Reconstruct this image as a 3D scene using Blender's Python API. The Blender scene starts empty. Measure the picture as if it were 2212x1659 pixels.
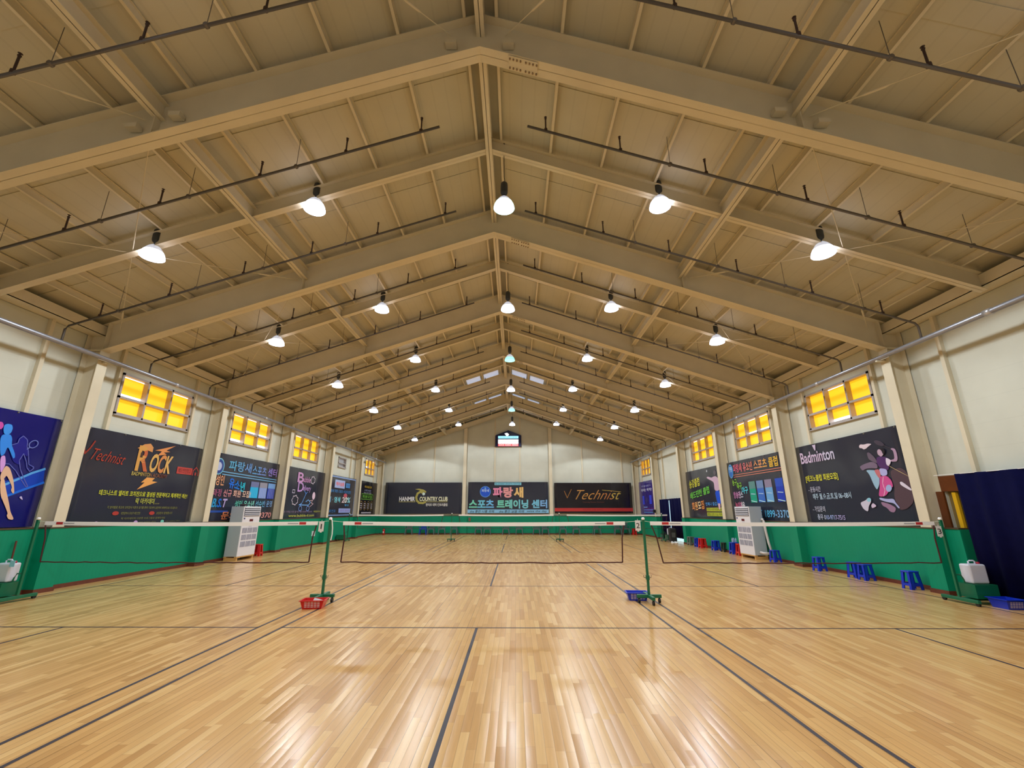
import bpy, math, random
from mathutils import Vector, Matrix
random.seed(7)
SC = bpy.context.scene
COL = SC.collection

# ------------------------------------------------------------------ camera
def make_camera():
    pitch, yaw, roll, f = 0.2807, -0.0075, 0.0001, 950.59
    cam = bpy.data.cameras.new('camera'); o = bpy.data.objects.new('camera', cam); COL.objects.link(o)
    F = Vector((math.sin(yaw)*math.cos(pitch), math.cos(yaw)*math.cos(pitch), math.sin(pitch)))
    Rr = Vector((math.cos(yaw), -math.sin(yaw), 0)); U = Rr.cross(F)
    M = Matrix((Rr, U, -F)).transposed().to_4x4(); M.translation = (0.6016, -9.5427, 1.7391)
    o.matrix_world = M
    cam.sensor_fit = 'HORIZONTAL'; cam.sensor_width = 36.0; cam.lens = 36.0*f/2212.0
    cam.clip_start = 0.05; cam.clip_end = 300
    SC.camera = o
make_camera()
SC.view_settings.view_transform = 'Standard'; SC.view_settings.look = 'None'
SC.view_settings.gamma = 1.0; SC.view_settings.exposure = 0.14; SC.view_settings.use_curve_mapping = False
try:
    SC.cycles.max_bounces = 8; SC.cycles.diffuse_bounces = 5; SC.cycles.glossy_bounces = 3
    SC.cycles.transparent_max_bounces = 12; SC.cycles.sample_clamp_indirect = 6.0
    SC.cycles.caustics_reflective = False; SC.cycles.caustics_refractive = False
except Exception: pass
W = bpy.data.worlds.new('sky'); SC.world = W; W.use_nodes = True
W.node_tree.nodes['Background'].inputs[0].default_value = (0.72, 0.84, 1.0, 1)
W.node_tree.nodes['Background'].inputs[1].default_value = 1.6
LAMP_W = 300.0      # watts of each hall lamp
LAMP_EM = 6.0      # brightness of the lamp domes

# ------------------------------------------------------------------ layout numbers
S, Y0 = 4.9926, -4.014
def FY(i): return Y0 + S*i                      # y of portal frame i
WX, GX, CX = 10.35, 10.12, 9.88                  # upper wall, green wainscot, inner column face
ZW = 1.385                                       # wainscot height
YB, YF = 26.25, -11.3                            # back wall, wall behind the camera
def ZT(x): return 9.80 - 0.345*abs(x)            # top of rafters
def ZM(x): return 9.06 - 0.345*abs(x)            # underside of main rafters
def ZS(x): return 9.49 - 0.352*abs(x)            # underside of secondary rafters
XC = 0.03                                        # ridge line

# ------------------------------------------------------------------ materials
def lin(c):
    return tuple(((v/255)/12.92 if v/255 <= .04045 else ((v/255+.055)/1.055)**2.4) for v in c)
MATS = {}
def mat(name, rgb, rough=.5, metal=0, spec=.5, emit=None, es=1.0, noise=0, nscale=8, bump=0, bscale=30, coat=0):
    if name in MATS: return MATS[name]
    m = bpy.data.materials.new(name); m.use_nodes = True; MATS[name] = m
    nt = m.node_tree; b = nt.nodes['Principled BSDF']
    c = lin(rgb)+(1,)
    b.inputs['Base Color'].default_value = c; b.inputs['Roughness'].default_value = rough
    b.inputs['Metallic'].default_value = metal; b.inputs['Specular IOR Level'].default_value = spec
    b.inputs['Coat Weight'].default_value = coat
    m.diffuse_color = c
    if noise or bump:
        tc = nt.nodes.new('ShaderNodeTexCoord')
    if noise:
        n = nt.nodes.new('ShaderNodeTexNoise'); n.inputs['Scale'].default_value = nscale; n.inputs['Detail'].default_value = 4
        nt.links.new(tc.outputs['Object'], n.inputs['Vector'])
        r = nt.nodes.new('ShaderNodeMapRange'); r.inputs[1].default_value = .3; r.inputs[2].default_value = .7
        r.inputs[3].default_value = 1-noise; r.inputs[4].default_value = 1+noise*.5
        nt.links.new(n.outputs['Fac'], r.inputs[0])
        mx = nt.nodes.new('ShaderNodeVectorMath'); mx.operation = 'SCALE'; mx.inputs[0].default_value = c[:3]
        nt.links.new(r.outputs[0], mx.inputs['Scale']); nt.links.new(mx.outputs[0], b.inputs['Base Color'])
    if bump:
        n = nt.nodes.new('ShaderNodeTexNoise'); n.inputs['Scale'].default_value = bscale; n.inputs['Detail'].default_value = 3
        nt.links.new(tc.outputs['Object'], n.inputs['Vector'])
        bp = nt.nodes.new('ShaderNodeBump'); bp.inputs['Strength'].default_value = bump; bp.inputs['Distance'].default_value = .02
        nt.links.new(n.outputs['Fac'], bp.inputs['Height']); nt.links.new(bp.outputs[0], b.inputs['Normal'])
    if emit:
        b.inputs['Emission Color'].default_value = lin(emit)+(1,); b.inputs['Emission Strength'].default_value = es
    return m

def math_node(nt, op, a, b=None, clamp=False):
    n = nt.nodes.new('ShaderNodeMath'); n.operation = op; n.use_clamp = clamp
    for i, v in enumerate((a, b)):
        if v is None: continue
        if isinstance(v, (int, float)): n.inputs[i].default_value = v
        else: nt.links.new(v, n.inputs[i])
    return n.outputs[0]

def wood_floor():
    m = bpy.data.materials.new('maple_strip_floor'); m.use_nodes = True; nt = m.node_tree; L = nt.links
    b = nt.nodes['Principled BSDF']; tc = nt.nodes.new('ShaderNodeTexCoord'); sx = nt.nodes.new('ShaderNodeSeparateXYZ')
    L.new(tc.outputs['Object'], sx.inputs[0]); X, Y = sx.outputs[0], sx.outputs[1]
    w, ln = .075, .82
    xr = math_node(nt, 'DIVIDE', X, w); row = math_node(nt, 'FLOOR', xr)
    wn = nt.nodes.new('ShaderNodeTexWhiteNoise'); wn.noise_dimensions = '1D'; L.new(row, wn.inputs['W'])
    off = math_node(nt, 'MULTIPLY', wn.outputs['Value'], 7.3)
    yr = math_node(nt, 'ADD', math_node(nt, 'DIVIDE', Y, ln), off); pl = math_node(nt, 'FLOOR', yr)
    cv = nt.nodes.new('ShaderNodeCombineXYZ'); L.new(row, cv.inputs[0]); L.new(pl, cv.inputs[1])
    w2 = nt.nodes.new('ShaderNodeTexWhiteNoise'); w2.noise_dimensions = '2D'; L.new(cv.outputs[0], w2.inputs['Vector'])
    ramp = nt.nodes.new('ShaderNodeValToRGB'); cr = ramp.color_ramp
    cr.elements[0].position = 0; cr.elements[0].color = lin((194,144,86))+(1,)
    cr.elements[1].position = 1; cr.elements[1].color = lin((226,183,122))+(1,)
    for p, c in ((.25,(205,157,97)),(.55,(213,165,104)),(.8,(218,172,110))):
        e = cr.elements.new(p); e.color = lin(c)+(1,)
    L.new(w2.outputs['Value'], ramp.inputs[0])
    # grain
    mp = nt.nodes.new('ShaderNodeMapping'); mp.inputs['Scale'].default_value = (60, 2.2, 1); L.new(tc.outputs['Object'], mp.inputs[0])
    g = nt.nodes.new('ShaderNodeTexNoise'); g.inputs['Scale'].default_value = 1.0; g.inputs['Detail'].default_value = 5
    L.new(mp.outputs[0], g.inputs['Vector'])
    gm = nt.nodes.new('ShaderNodeMapRange'); gm.inputs[1].default_value=.3; gm.inputs[2].default_value=.7; gm.inputs[3].default_value=.93; gm.inputs[4].default_value=1.05
    L.new(g.outputs['Fac'], gm.inputs[0])
    # seams
    fx = math_node(nt, 'FRACT', xr); fy = math_node(nt, 'FRACT', yr)
    ex = math_node(nt, 'MINIMUM', fx, math_node(nt, 'SUBTRACT', 1.0, fx))
    ey = math_node(nt, 'MINIMUM', fy, math_node(nt, 'SUBTRACT', 1.0, fy))
    # some seams stand open as thin dark lines
    w3 = nt.nodes.new('ShaderNodeTexWhiteNoise'); w3.noise_dimensions = '1D'; L.new(math_node(nt,'ADD',math_node(nt,'FLOOR',math_node(nt,'ADD',xr,.5)),31.7), w3.inputs['W'])
    dk = math_node(nt,'MULTIPLY',math_node(nt,'POWER',w3.outputs['Value'],3.0),.5)
    sxm = math_node(nt, 'LESS_THAN', ex, .034); sym = math_node(nt, 'LESS_THAN', ey, .003)
    seam = math_node(nt,'ADD',math_node(nt,'MULTIPLY',sxm,math_node(nt,'ADD',dk,.24)),math_node(nt,'MULTIPLY',sym,.18),True)
    val = math_node(nt,'MULTIPLY',gm.outputs[0],math_node(nt,'SUBTRACT',1.0,seam))
    sc = nt.nodes.new('ShaderNodeVectorMath'); sc.operation='SCALE'; L.new(ramp.outputs[0], sc.inputs[0]); L.new(val, sc.inputs['Scale'])
    L.new(sc.outputs[0], b.inputs['Base Color'])
    rr = nt.nodes.new('ShaderNodeTexNoise'); rr.inputs['Scale'].default_value=.9; rr.inputs['Detail'].default_value=3; L.new(tc.outputs['Object'], rr.inputs['Vector'])
    rm = nt.nodes.new('ShaderNodeMapRange'); rm.inputs[3].default_value=.19; rm.inputs[4].default_value=.29; L.new(rr.outputs['Fac'], rm.inputs[0]); L.new(rm.outputs[0], b.inputs['Roughness'])
    b.inputs['Specular IOR Level'].default_value = .55
    # every board lies at a very slightly different tilt, so reflections break up into streaks
    w4 = nt.nodes.new('ShaderNodeTexWhiteNoise'); w4.noise_dimensions='2D'
    cv2 = nt.nodes.new('ShaderNodeCombineXYZ'); L.new(pl, cv2.inputs[0]); L.new(row, cv2.inputs[1]); L.new(cv2.outputs[0], w4.inputs['Vector'])
    nx = math_node(nt,'MULTIPLY',math_node(nt,'SUBTRACT',w2.outputs['Value'],.5),.05)
    cup = math_node(nt,'MULTIPLY',math_node(nt,'SUBTRACT',fx,.5),.05)
    ny = math_node(nt,'MULTIPLY',math_node(nt,'SUBTRACT',w4.outputs['Value'],.5),.012)
    nv = nt.nodes.new('ShaderNodeCombineXYZ'); L.new(math_node(nt,'ADD',nx,cup), nv.inputs[0]); L.new(ny, nv.inputs[1]); nv.inputs[2].default_value=1
    nn = nt.nodes.new('ShaderNodeVectorMath'); nn.operation='NORMALIZE'; L.new(nv.outputs[0], nn.inputs[0]); L.new(nn.outputs[0], b.inputs['Normal'])
    m.diffuse_color = lin((207,160,97))+(1,)
    return m

def stripe_mat(name, rgb, axis, pitch, dark=.25, width=.08, rough=.5, bump=.3, spec=.5):
    """flat colour with fine parallel joints (profiled sheet / v-groove boards)"""
    m = bpy.data.materials.new(name); m.use_nodes = True; nt = m.node_tree; L = nt.links; MATS[name]=m
    b = nt.nodes['Principled BSDF']; tc = nt.nodes.new('ShaderNodeTexCoord'); sx = nt.nodes.new('ShaderNodeSeparateXYZ')
    L.new(tc.outputs['Object'], sx.inputs[0])
    f = math_node(nt,'FRACT',math_node(nt,'DIVIDE',sx.outputs[axis],pitch))
    e = math_node(nt,'MINIMUM',f,math_node(nt,'SUBTRACT',1.0,f))
    s = math_node(nt,'LESS_THAN',e,width)
    v = math_node(nt,'SUBTRACT',1.0,math_node(nt,'MULTIPLY',s,dark))
    n = nt.nodes.new('ShaderNodeTexNoise'); n.inputs['Scale'].default_value=1.3; n.inputs['Detail'].default_value=4; L.new(tc.outputs['Object'], n.inputs['Vector'])
    r = nt.nodes.new('ShaderNodeMapRange'); r.inputs[1].default_value=.3; r.inputs[2].default_value=.7; r.inputs[3].default_value=.95; r.inputs[4].default_value=1.03; L.new(n.outputs['Fac'], r.inputs[0])
    v = math_node(nt,'MULTIPLY',v,r.outputs[0])
    sc = nt.nodes.new('ShaderNodeVectorMath'); sc.operation='SCALE'; sc.inputs[0].default_value = lin(rgb); L.new(v, sc.inputs['Scale'])
    L.new(sc.outputs[0], b.inputs['Base Color']); b.inputs['Roughness'].default_value=rough; b.inputs['Specular IOR Level'].default_value=spec
    bp = nt.nodes.new('ShaderNodeBump'); bp.inputs['Strength'].default_value=bump; bp.inputs['Distance'].default_value=.01
    L.new(math_node(nt,'MINIMUM',e,width*1.5), bp.inputs['Height']); L.new(bp.outputs[0], b.inputs['Normal'])
    m.diffuse_color = lin(rgb)+(1,)
    return m

def net_mesh_mat():
    m = bpy.data.materials.new('net_twine'); m.use_nodes = True; nt = m.node_tree; L = nt.links
    b = nt.nodes['Principled BSDF']; b.inputs['Base Color'].default_value = lin((60,30,28))+(1,); b.inputs['Roughness'].default_value=.9
    tc = nt.nodes.new('ShaderNodeTexCoord'); sx = nt.nodes.new('ShaderNodeSeparateXYZ'); L.new(tc.outputs['Object'], sx.inputs[0])
    ms = []
    for ax in (0, 2):
        f = math_node(nt,'FRACT',math_node(nt,'DIVIDE',sx.outputs[ax],.019)); ms.append(math_node(nt,'LESS_THAN',f,.022))
    b.inputs['Alpha'].default_value=.05
    return m

M_STEEL = mat('cream_steel_paint', (218,209,186), .5, spec=.3, noise=.06, nscale=1.5)
M_ROOF = stripe_mat('beige_roof_sheet', (197,193,174), 0, .25, .05, .06, .55, .25)
M_WALL = stripe_mat('pale_wall_panel', (208,210,199), 2, .5, .05, .012, .55, .1, .3)
M_GREEN = stripe_mat('green_board', (0,140,106), 1, .105, .10, .05, .55, .15, .25)
M_GREENX = stripe_mat('green_board_back', (0,140,106), 0, .105, .10, .05, .55, .15, .25)
M_BASE = mat('redbrown_skirting', (104,52,38), .45, noise=.2)
M_LEDGE = mat('dark_ledge_wood', (78,62,44), .5)
M_TAPE = mat('dark_line_tape', (44,38,52), .5)
M_GALV = mat('galvanised_pipe', (150,150,158), .4, .5, noise=.1)
M_DARKPIPE = mat('grey_sprinkler_pipe', (104,100,98), .5, .3)
M_IRON = mat('rusty_sprinkler', (66,50,46), .6, .2)
M_GPOST = mat('green_post_paint', (16,104,74), .35)
M_BLACK = mat('black_rubber', (22,22,24), .5)
M_WHITE = mat('white_tape', (248,248,252), .7)
M_CORD = mat('maroon_net_cord', (70,22,24), .8)
M_NET = net_mesh_mat()
M_RED = mat('red_plastic', (206,26,32), .3)
M_BLUE = mat('blue_plastic', (18,52,196), .3)
M_ALU = mat('grey_window_frame', (178,170,168), .4, .2)
M_FILM = mat('yellow_window_film', (240,180,20), .5, emit=(250,178,30), es=.95)
M_SKYP = mat('daylight_pane', (250,250,255), .3, emit=(248,250,255), es=2.2)
M_SKYL = mat('daylight_roof_panel', (220,230,245), .4, emit=(190,208,245), es=.4)
M_NAVY = mat('navy_curtain', (8,9,50), .9, spec=.08, noise=.15)
M_BROWN = mat('red_brown_timber', (112,58,24), .35, noise=.2, nscale=3)
M_DRIVER = mat('dark_ballast_case', (62,66,70), .45, .2)
M_GLOW = mat('lit_lamp_dome', (255,255,255), .3, emit=(236,238,255), es=LAMP_EM)
M_GLOWG = mat('lit_greenish_lamp_dome', (220,255,245), .3, emit=(190,255,236), es=LAMP_EM*.8)
M_DIMG = mat('warming_greenish_lamp_dome', (190,240,230), .3, emit=(150,240,225), es=1.1)

# ------------------------------------------------------------------ mesh builder
class MB:
    def __init__(s): s.v=[]; s.f=[]; s.mi=[]
    def add(s, vs, fs, mi=0):
        n=len(s.v); s.v += [tuple(v) for v in vs]; s.f += [tuple(n+i for i in f) for f in fs]; s.mi += [mi]*len(fs); return s
    def box(s, x0,y0,z0,x1,y1,z1, mi=0):
        x0,x1=sorted((x0,x1)); y0,y1=sorted((y0,y1)); z0,z1=sorted((z0,z1))
        v=[(x,y,z) for z in (z0,z1) for y in (y0,y1) for x in (x0,x1)]
        return s.add(v,[(0,2,3,1),(4,5,7,6),(0,1,5,4),(2,6,7,3),(0,4,6,2),(1,3,7,5)],mi)
    def hexa(s, bot, top, mi=0):
        """four bottom corners and four top corners, both counter-clockwise from above"""
        return s.add(list(bot)+list(top),[(3,2,1,0),(4,5,6,7),(0,1,5,4),(1,2,6,5),(2,3,7,6),(3,0,4,7)],mi)
    def prism_y(s, poly, y0, y1, mi=0):
        n=len(poly); v=[(x,y0,z) for x,z in poly]+[(x,y1,z) for x,z in poly]
        f=[tuple(range(n)),tuple(range(2*n-1,n-1,-1))]+[(i,n+i,n+(i+1)%n,(i+1)%n) for i in range(n)]
        return s.add(v,f,mi)
    def tube(s, pts, r, n=8, mi=0, cap=True):
        pts=[Vector(p) for p in pts]; rings=[]
        for i,p in enumerate(pts):
            d=(pts[min(i+1,len(pts)-1)]-pts[max(i-1,0)]).normalized()
            a=Vector((0,0,1)) if abs(d.z)<.9 else Vector((1,0,0))
            u=d.cross(a).normalized(); w=d.cross(u); rr=r[i] if isinstance(r,(list,tuple)) else r
            rings.append([p+u*(math.cos(t)*rr)+w*(math.sin(t)*rr) for t in (2*math.pi*k/n for k in range(n))])
        v=[q for R in rings for q in R]; f=[]
        for i in range(len(rings)-1):
            for k in range(n): f.append((i*n+k,i*n+(k+1)%n,(i+1)*n+(k+1)%n,(i+1)*n+k))
        if cap: f += [tuple(range(n-1,-1,-1)), tuple(range((len(rings)-1)*n,len(rings)*n))]
        return s.add(v,f,mi)
    def lathe(s, prof, c=(0,0,0), n=20, mi=0):
        v=[]; f=[]
        for r,z in prof:
            for k in range(n):
                t=2*math.pi*k/n; v.append((c[0]+r*math.cos(t),c[1]+r*math.sin(t),c[2]+z))
        for i in range(len(prof)-1):
            for k in range(n): f.append((i*n+k,i*n+(k+1)%n,(i+1)*n+(k+1)%n,(i+1)*n+k))
        return s.add(v,f,mi)
    def build(s, name, mats, parent=None, smooth=False, loc=None):
        me=bpy.data.meshes.new(name); me.from_pydata(s.v,[],s.f)
        if not isinstance(mats,(list,tuple)): mats=[mats]
        for m in mats: me.materials.append(m)
        me.polygons.foreach_set('material_index', s.mi)
        if smooth: me.polygons.foreach_set('use_smooth',[True]*len(s.f))
        me.update()
        o=bpy.data.objects.new(name,me); COL.objects.link(o)
        if parent: o.parent=parent
        if loc: o.location=loc
        return o
def bev(o, w=.01, seg=2):
    m=o.modifiers.new('bevel','BEVEL'); m.width=w; m.segments=seg; m.limit_method='ANGLE'; return o
def empty(name, loc=(0,0,0), rz=0):
    o=bpy.data.objects.new(name,None); COL.objects.link(o); o.location=loc; o.rotation_euler=(0,0,rz); o.empty_display_size=.1; return o
def tag(o, label=None, cat=None, group=None, kind=None):
    if label: o['label']=label
    if cat: o['category']=cat
    if group: o['group']=group
    if kind: o['kind']=kind
    return o
def copy_tree(o, parent=None):
    c=o.copy(); COL.objects.link(c); c.parent=parent
    for ch in list(KIDS.get(o.name,[])) or [x for x in o.children]: copy_tree(ch,c)
    return c
KIDS={}
def struct(o): return tag(o, kind='structure')
ORD=['first','second','third','fourth','fifth','sixth','seventh','eighth','ninth','tenth','eleventh','twelfth','thirteenth','fourteenth']

# ================================================================== the shell
MB().box(-10.6,YF-.1,-.12,10.6,YB+.1,0).build('floor',wood_floor())
FLOOR=bpy.data.objects['floor']; struct(FLOOR)
# court lines
t=MB(); zt=.0015
def ln(x0,y0,x1,y1,w=.04):
    if abs(x1-x0)>abs(y1-y0): t.box(x0,y0-w/2,0,x1,y0+w/2,zt)
    else: t.box(x0-w/2,y0,0,x0+w/2,y1,zt)
CS=6.43
for cy,near,far in ((0,-5.865,6.7),(17.9,-6.95,6.7)):
    for k in (-1,0,1):
        cx=k*CS
        for sx in (-1,1): ln(cx+sx*3.03,cy+near,cx+sx*3.03,cy+far)
        for yy in (near,-1.96,1.97,far): ln(cx-3.03,cy+yy,cx+3.03,cy+yy)
        ln(cx,cy+near,cx,cy-1.96); ln(cx,cy+1.97,cx,cy+far)
t.build('court_line_tape',M_TAPE,FLOOR)

# roof sheet: two slopes with thickness
r=MB()
for sx in (-1,1):
    zi=lambda x: ZT(x)+.16
    r.hexa([(XC,YF,zi(0)),(sx*10.6,YF,zi(10.6)),(sx*10.6,YB+.1,zi(10.6)),(XC,YB+.1,zi(0))][::sx],
           [(XC,YF,zi(0)+.08),(sx*10.6,YF,zi(10.6)+.08),(sx*10.6,YB+.1,zi(10.6)+.08),(XC,YB+.1,zi(0)+.08)][::sx])
CE=struct(r.build('ceiling',M_ROOF))
# lap joints of the roof sheets: slightly raised straps
r=MB()
for i in range(-1,6):
    for dy in (1.05,3.55):
        y=FY(i)+dy
        for sx in (-1,1):
            z=lambda x: ZT(x)+.145
            r.hexa([(XC+sx*.35,y-.14,z(.35)),(sx*10.2,y-.14,z(10.2)),(sx*10.2,y+.14,z(10.2)),(XC+sx*.35,y+.14,z(.35))][::sx],
                   [(XC+sx*.35,y-.14,z(.35)+.02),(sx*10.2,y-.14,z(10.2)+.02),(sx*10.2,y+.14,z(10.2)+.02),(XC+sx*.35,y+.14,z(.35)+.02)][::sx])
r.build('sheet_lap_strip',M_ROOF,CE)
# translucent roof panels near the ridge, far bays
r=MB()
for (ya,yb) in ((15.4,17.7),(21.0,23.1)):
    for sx in (-1,1):
        z=lambda x: ZT(x)+.14
        xa,xb=.42,1.30
        for xa,xb in ((.42,1.28),(1.50,2.3)):
            r.hexa([(sx*xa,ya,z(xa)),(sx*xb,ya,z(xb)),(sx*xb,yb,z(xb)),(sx*xa,yb,z(xa))][::sx],
               [(sx*xa,ya,z(xa)+.02),(sx*xb,ya,z(xb)+.02),(sx*xb,yb,z(xb)+.02),(sx*xa,yb,z(xa)+.02)][::sx])
r.build('skylight_panel',M_SKYL,CE)

ZWT=6.42
WIN_L=[(i,1.12,3.88,4.28,5.45) for i in (1,2,3)]+[(5,1.9,4.2,4.28,5.45)]
WIN_R=[(i,1.12,3.88,4.28,5.45) for i in (1,2,3)]+[(5,1.75,4.1,4.28,5.45)]
def side_wall(side):
    sx=-1 if side=='left' else 1
    holes=sorted([(FY(i)+a,FY(i)+b,z0,z1) for i,a,b,z0,z1 in (WIN_L if sx<0 else WIN_R)])
    if sx<0: holes=sorted(holes+[(17.83,19.08,4.35,4.98)])
    else: holes=sorted(holes+[(-4.0,.80,-.1,2.5),(16.7,20.55,-.1,2.45)])
    m=MB(); y=YF; x0,x1=sx*WX,sx*(WX+.15)
    for a,b,z0,z1 in holes:
        m.box(x0,y,0,x1,a,ZWT)
        if z0>0: m.box(x0,a,0,x1,b,z0)
        m.box(x0,a,z1,x1,b,ZWT); y=b
    m.box(x0,y,0,x1,YB+.1,ZWT)
    w=struct(m.build('wall_'+side,M_WALL))
    # studs
    st=MB(); 
    for i in range(-2,6):
        for dy in (.98,3.95):
            y=FY(i)+dy
            if sx>0 and -4.4<y<.9: z0=2.52 
            else: z0=ZW
            st.box(sx*(WX-.09),y-.045,z0,sx*WX,y+.045,6.2)
    st.build('wall_stud',M_STEEL,w)
    return w
WL=side_wall('left'); WR=side_wall('right')
# back wall (gable)
m=MB(); m.prism_y([(-10.5,0),(10.5,0),(10.5,ZT(10.5)+.19),(XC,ZT(0)+.19),(-10.5,ZT(10.5)+.19)],YB,YB+.15)
WB=struct(m.build('wall_back',M_WALL))
m=MB()
for x in (-9.05,-5.9,-1.04,.97,5.95,9.1): m.box(x-.05,YB-.05,ZW,x+.05,YB,ZT(x)-.3)
m.build('wall_stud',M_STEEL,WB)
m=MB(); m.prism_y([(-10.5,0),(10.5,0),(10.5,ZT(10.5)+.19),(XC,ZT(0)+.19),(-10.5,ZT(10.5)+.19)],YF-.15,YF)
WF=struct(m.build('wall_front',M_WALL))

# wainscot with pilaster boxes round the columns
def wains(side):
    sx=-1 if side=='left' else 1
    segs=[]; ends=[(YF,YB)] if sx<0 else [(YF,-4.0),(.46,16.7),(20.55,YB)]
    m=MB(); l=MB(); bb=MB()
    for a,b in ends:
        m.box(sx*GX,a,0,sx*WX,b,ZW-.03); l.box(sx*(GX-.015),a,ZW-.03,sx*WX,b,ZW)
        bb.box(sx*(GX-.02),a,0,sx*GX,b,.09)
        for i in range(-2,7):
            y=FY(i)
            if a<y-.2 and y+.25<b+.5:
                yb=min(y+.25,b)
                m.box(sx*(CX),y-.17,0,sx*GX,yb,ZW-.03); l.box(sx*(CX-.01),y-.18,ZW-.03,sx*(GX+.0),yb+.01,ZW)
                bb.box(sx*(CX-.02),y-.19,0,sx*(GX-.02),yb+.02,.09)
    o=struct(m.build('trim_1' if sx<0 else 'trim_2',M_GREEN)); 
    l.build('ledge',M_LEDGE,o)
    struct(bb.build('baseboard_'+side,M_BASE))
wains('left'); wains('right')
m=MB(); m.box(-GX,YB-.12,0,GX,YB,ZW-.03)
for x in (-3.43,3.4): m.box(x-.28,YB-.22,0,x+.28,YB-.12,ZW-.03)
o=struct(m.build('trim_3',M_GREENX)); MB().box(-GX,YB-.135,ZW-.03,GX,YB,ZW).build('ledge',M_LEDGE,o)
m=MB().box(-GX,YB-.14,0,GX,YB-.12,.09)
for x in (-3.43,3.4): m.box(x-.3,YB-.24,0,x+.3,YB-.14,.09)
struct(m.build('baseboard_back',M_BASE))

# windows
wn=[0]
def window(side,ya,yb,z0,z1,cols,rows,film=True):
    wn[0]+=1; sx=-1 if side=='left' else 1
    xo=sx*(WX+.02); f=MB(); w=.06
    xi=sx*(WX-.04)
    def fr(a,b,c,d,dx=0): f.box(xi,a,c,sx*(WX+.13),b,d)
    fr(ya,yb,z0,z0+w); fr(ya,yb,z1-w,z1); fr(ya,ya+w,z0,z1); fr(yb-w,yb,z0,z1)
    zs=z0+(z1-z0)*.42 if rows==2 else None
    if zs: fr(ya,yb,zs-w/2,zs+w/2)
    ys=[ya+(yb-ya)*k/cols for k in range(cols+1)]
    for y in ys[1:-1]: fr(y-w/2,y+w/2,z0,z1)
    # sill lip on the room side
    f.box(sx*(WX-.07),ya-.02,z0-.03,sx*WX,yb+.02,z0)
    fo=struct(f.build('window_%d'%wn[0],M_ALU))
    zl=[z0,zs,z1] if zs else [z0,z1]
    xp=sx*(WX+.11)
    for ri in range(len(zl)-1):
        for ci in range(cols):
            a,b=ys[ci]+w/2,ys[ci+1]-w/2; c,d=zl[ri]+w/2,zl[ri+1]-w/2
            if film:
                rnd=random.random()
                g=MB(); lo=.045 if ri==0 else .0; hi=.05 if (ri==1 and rnd<.5) else 0.0
                if rnd<.12: lo+=.1
                g.box(xp,a,c+lo,xp+sx*.01,b,d-hi)
                if lo: g.box(xp,a,c,xp+sx*.01,b,c+lo,1)
                if hi: g.box(xp,a,d-hi,xp+sx*.01,b,d,1)
                g.build('pane',[M_FILM,M_SKYP],fo)
            else:
                MB().box(xp,a,c,xp+sx*.01,b,d).build('pane',mat('grey_blind',(150,150,152),.5,emit=(170,172,178),es=.25),fo)
for i,a,b,z0,z1 in WIN_L: window('left',FY(i)+a,FY(i)+b,z0,z1,3,2)
window('left',17.83,19.08,4.35,4.98,1,2,False)
for i,a,b,z0,z1 in WIN_R: window('right',FY(i)+a,FY(i)+b,z0,z1,3,2)

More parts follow.
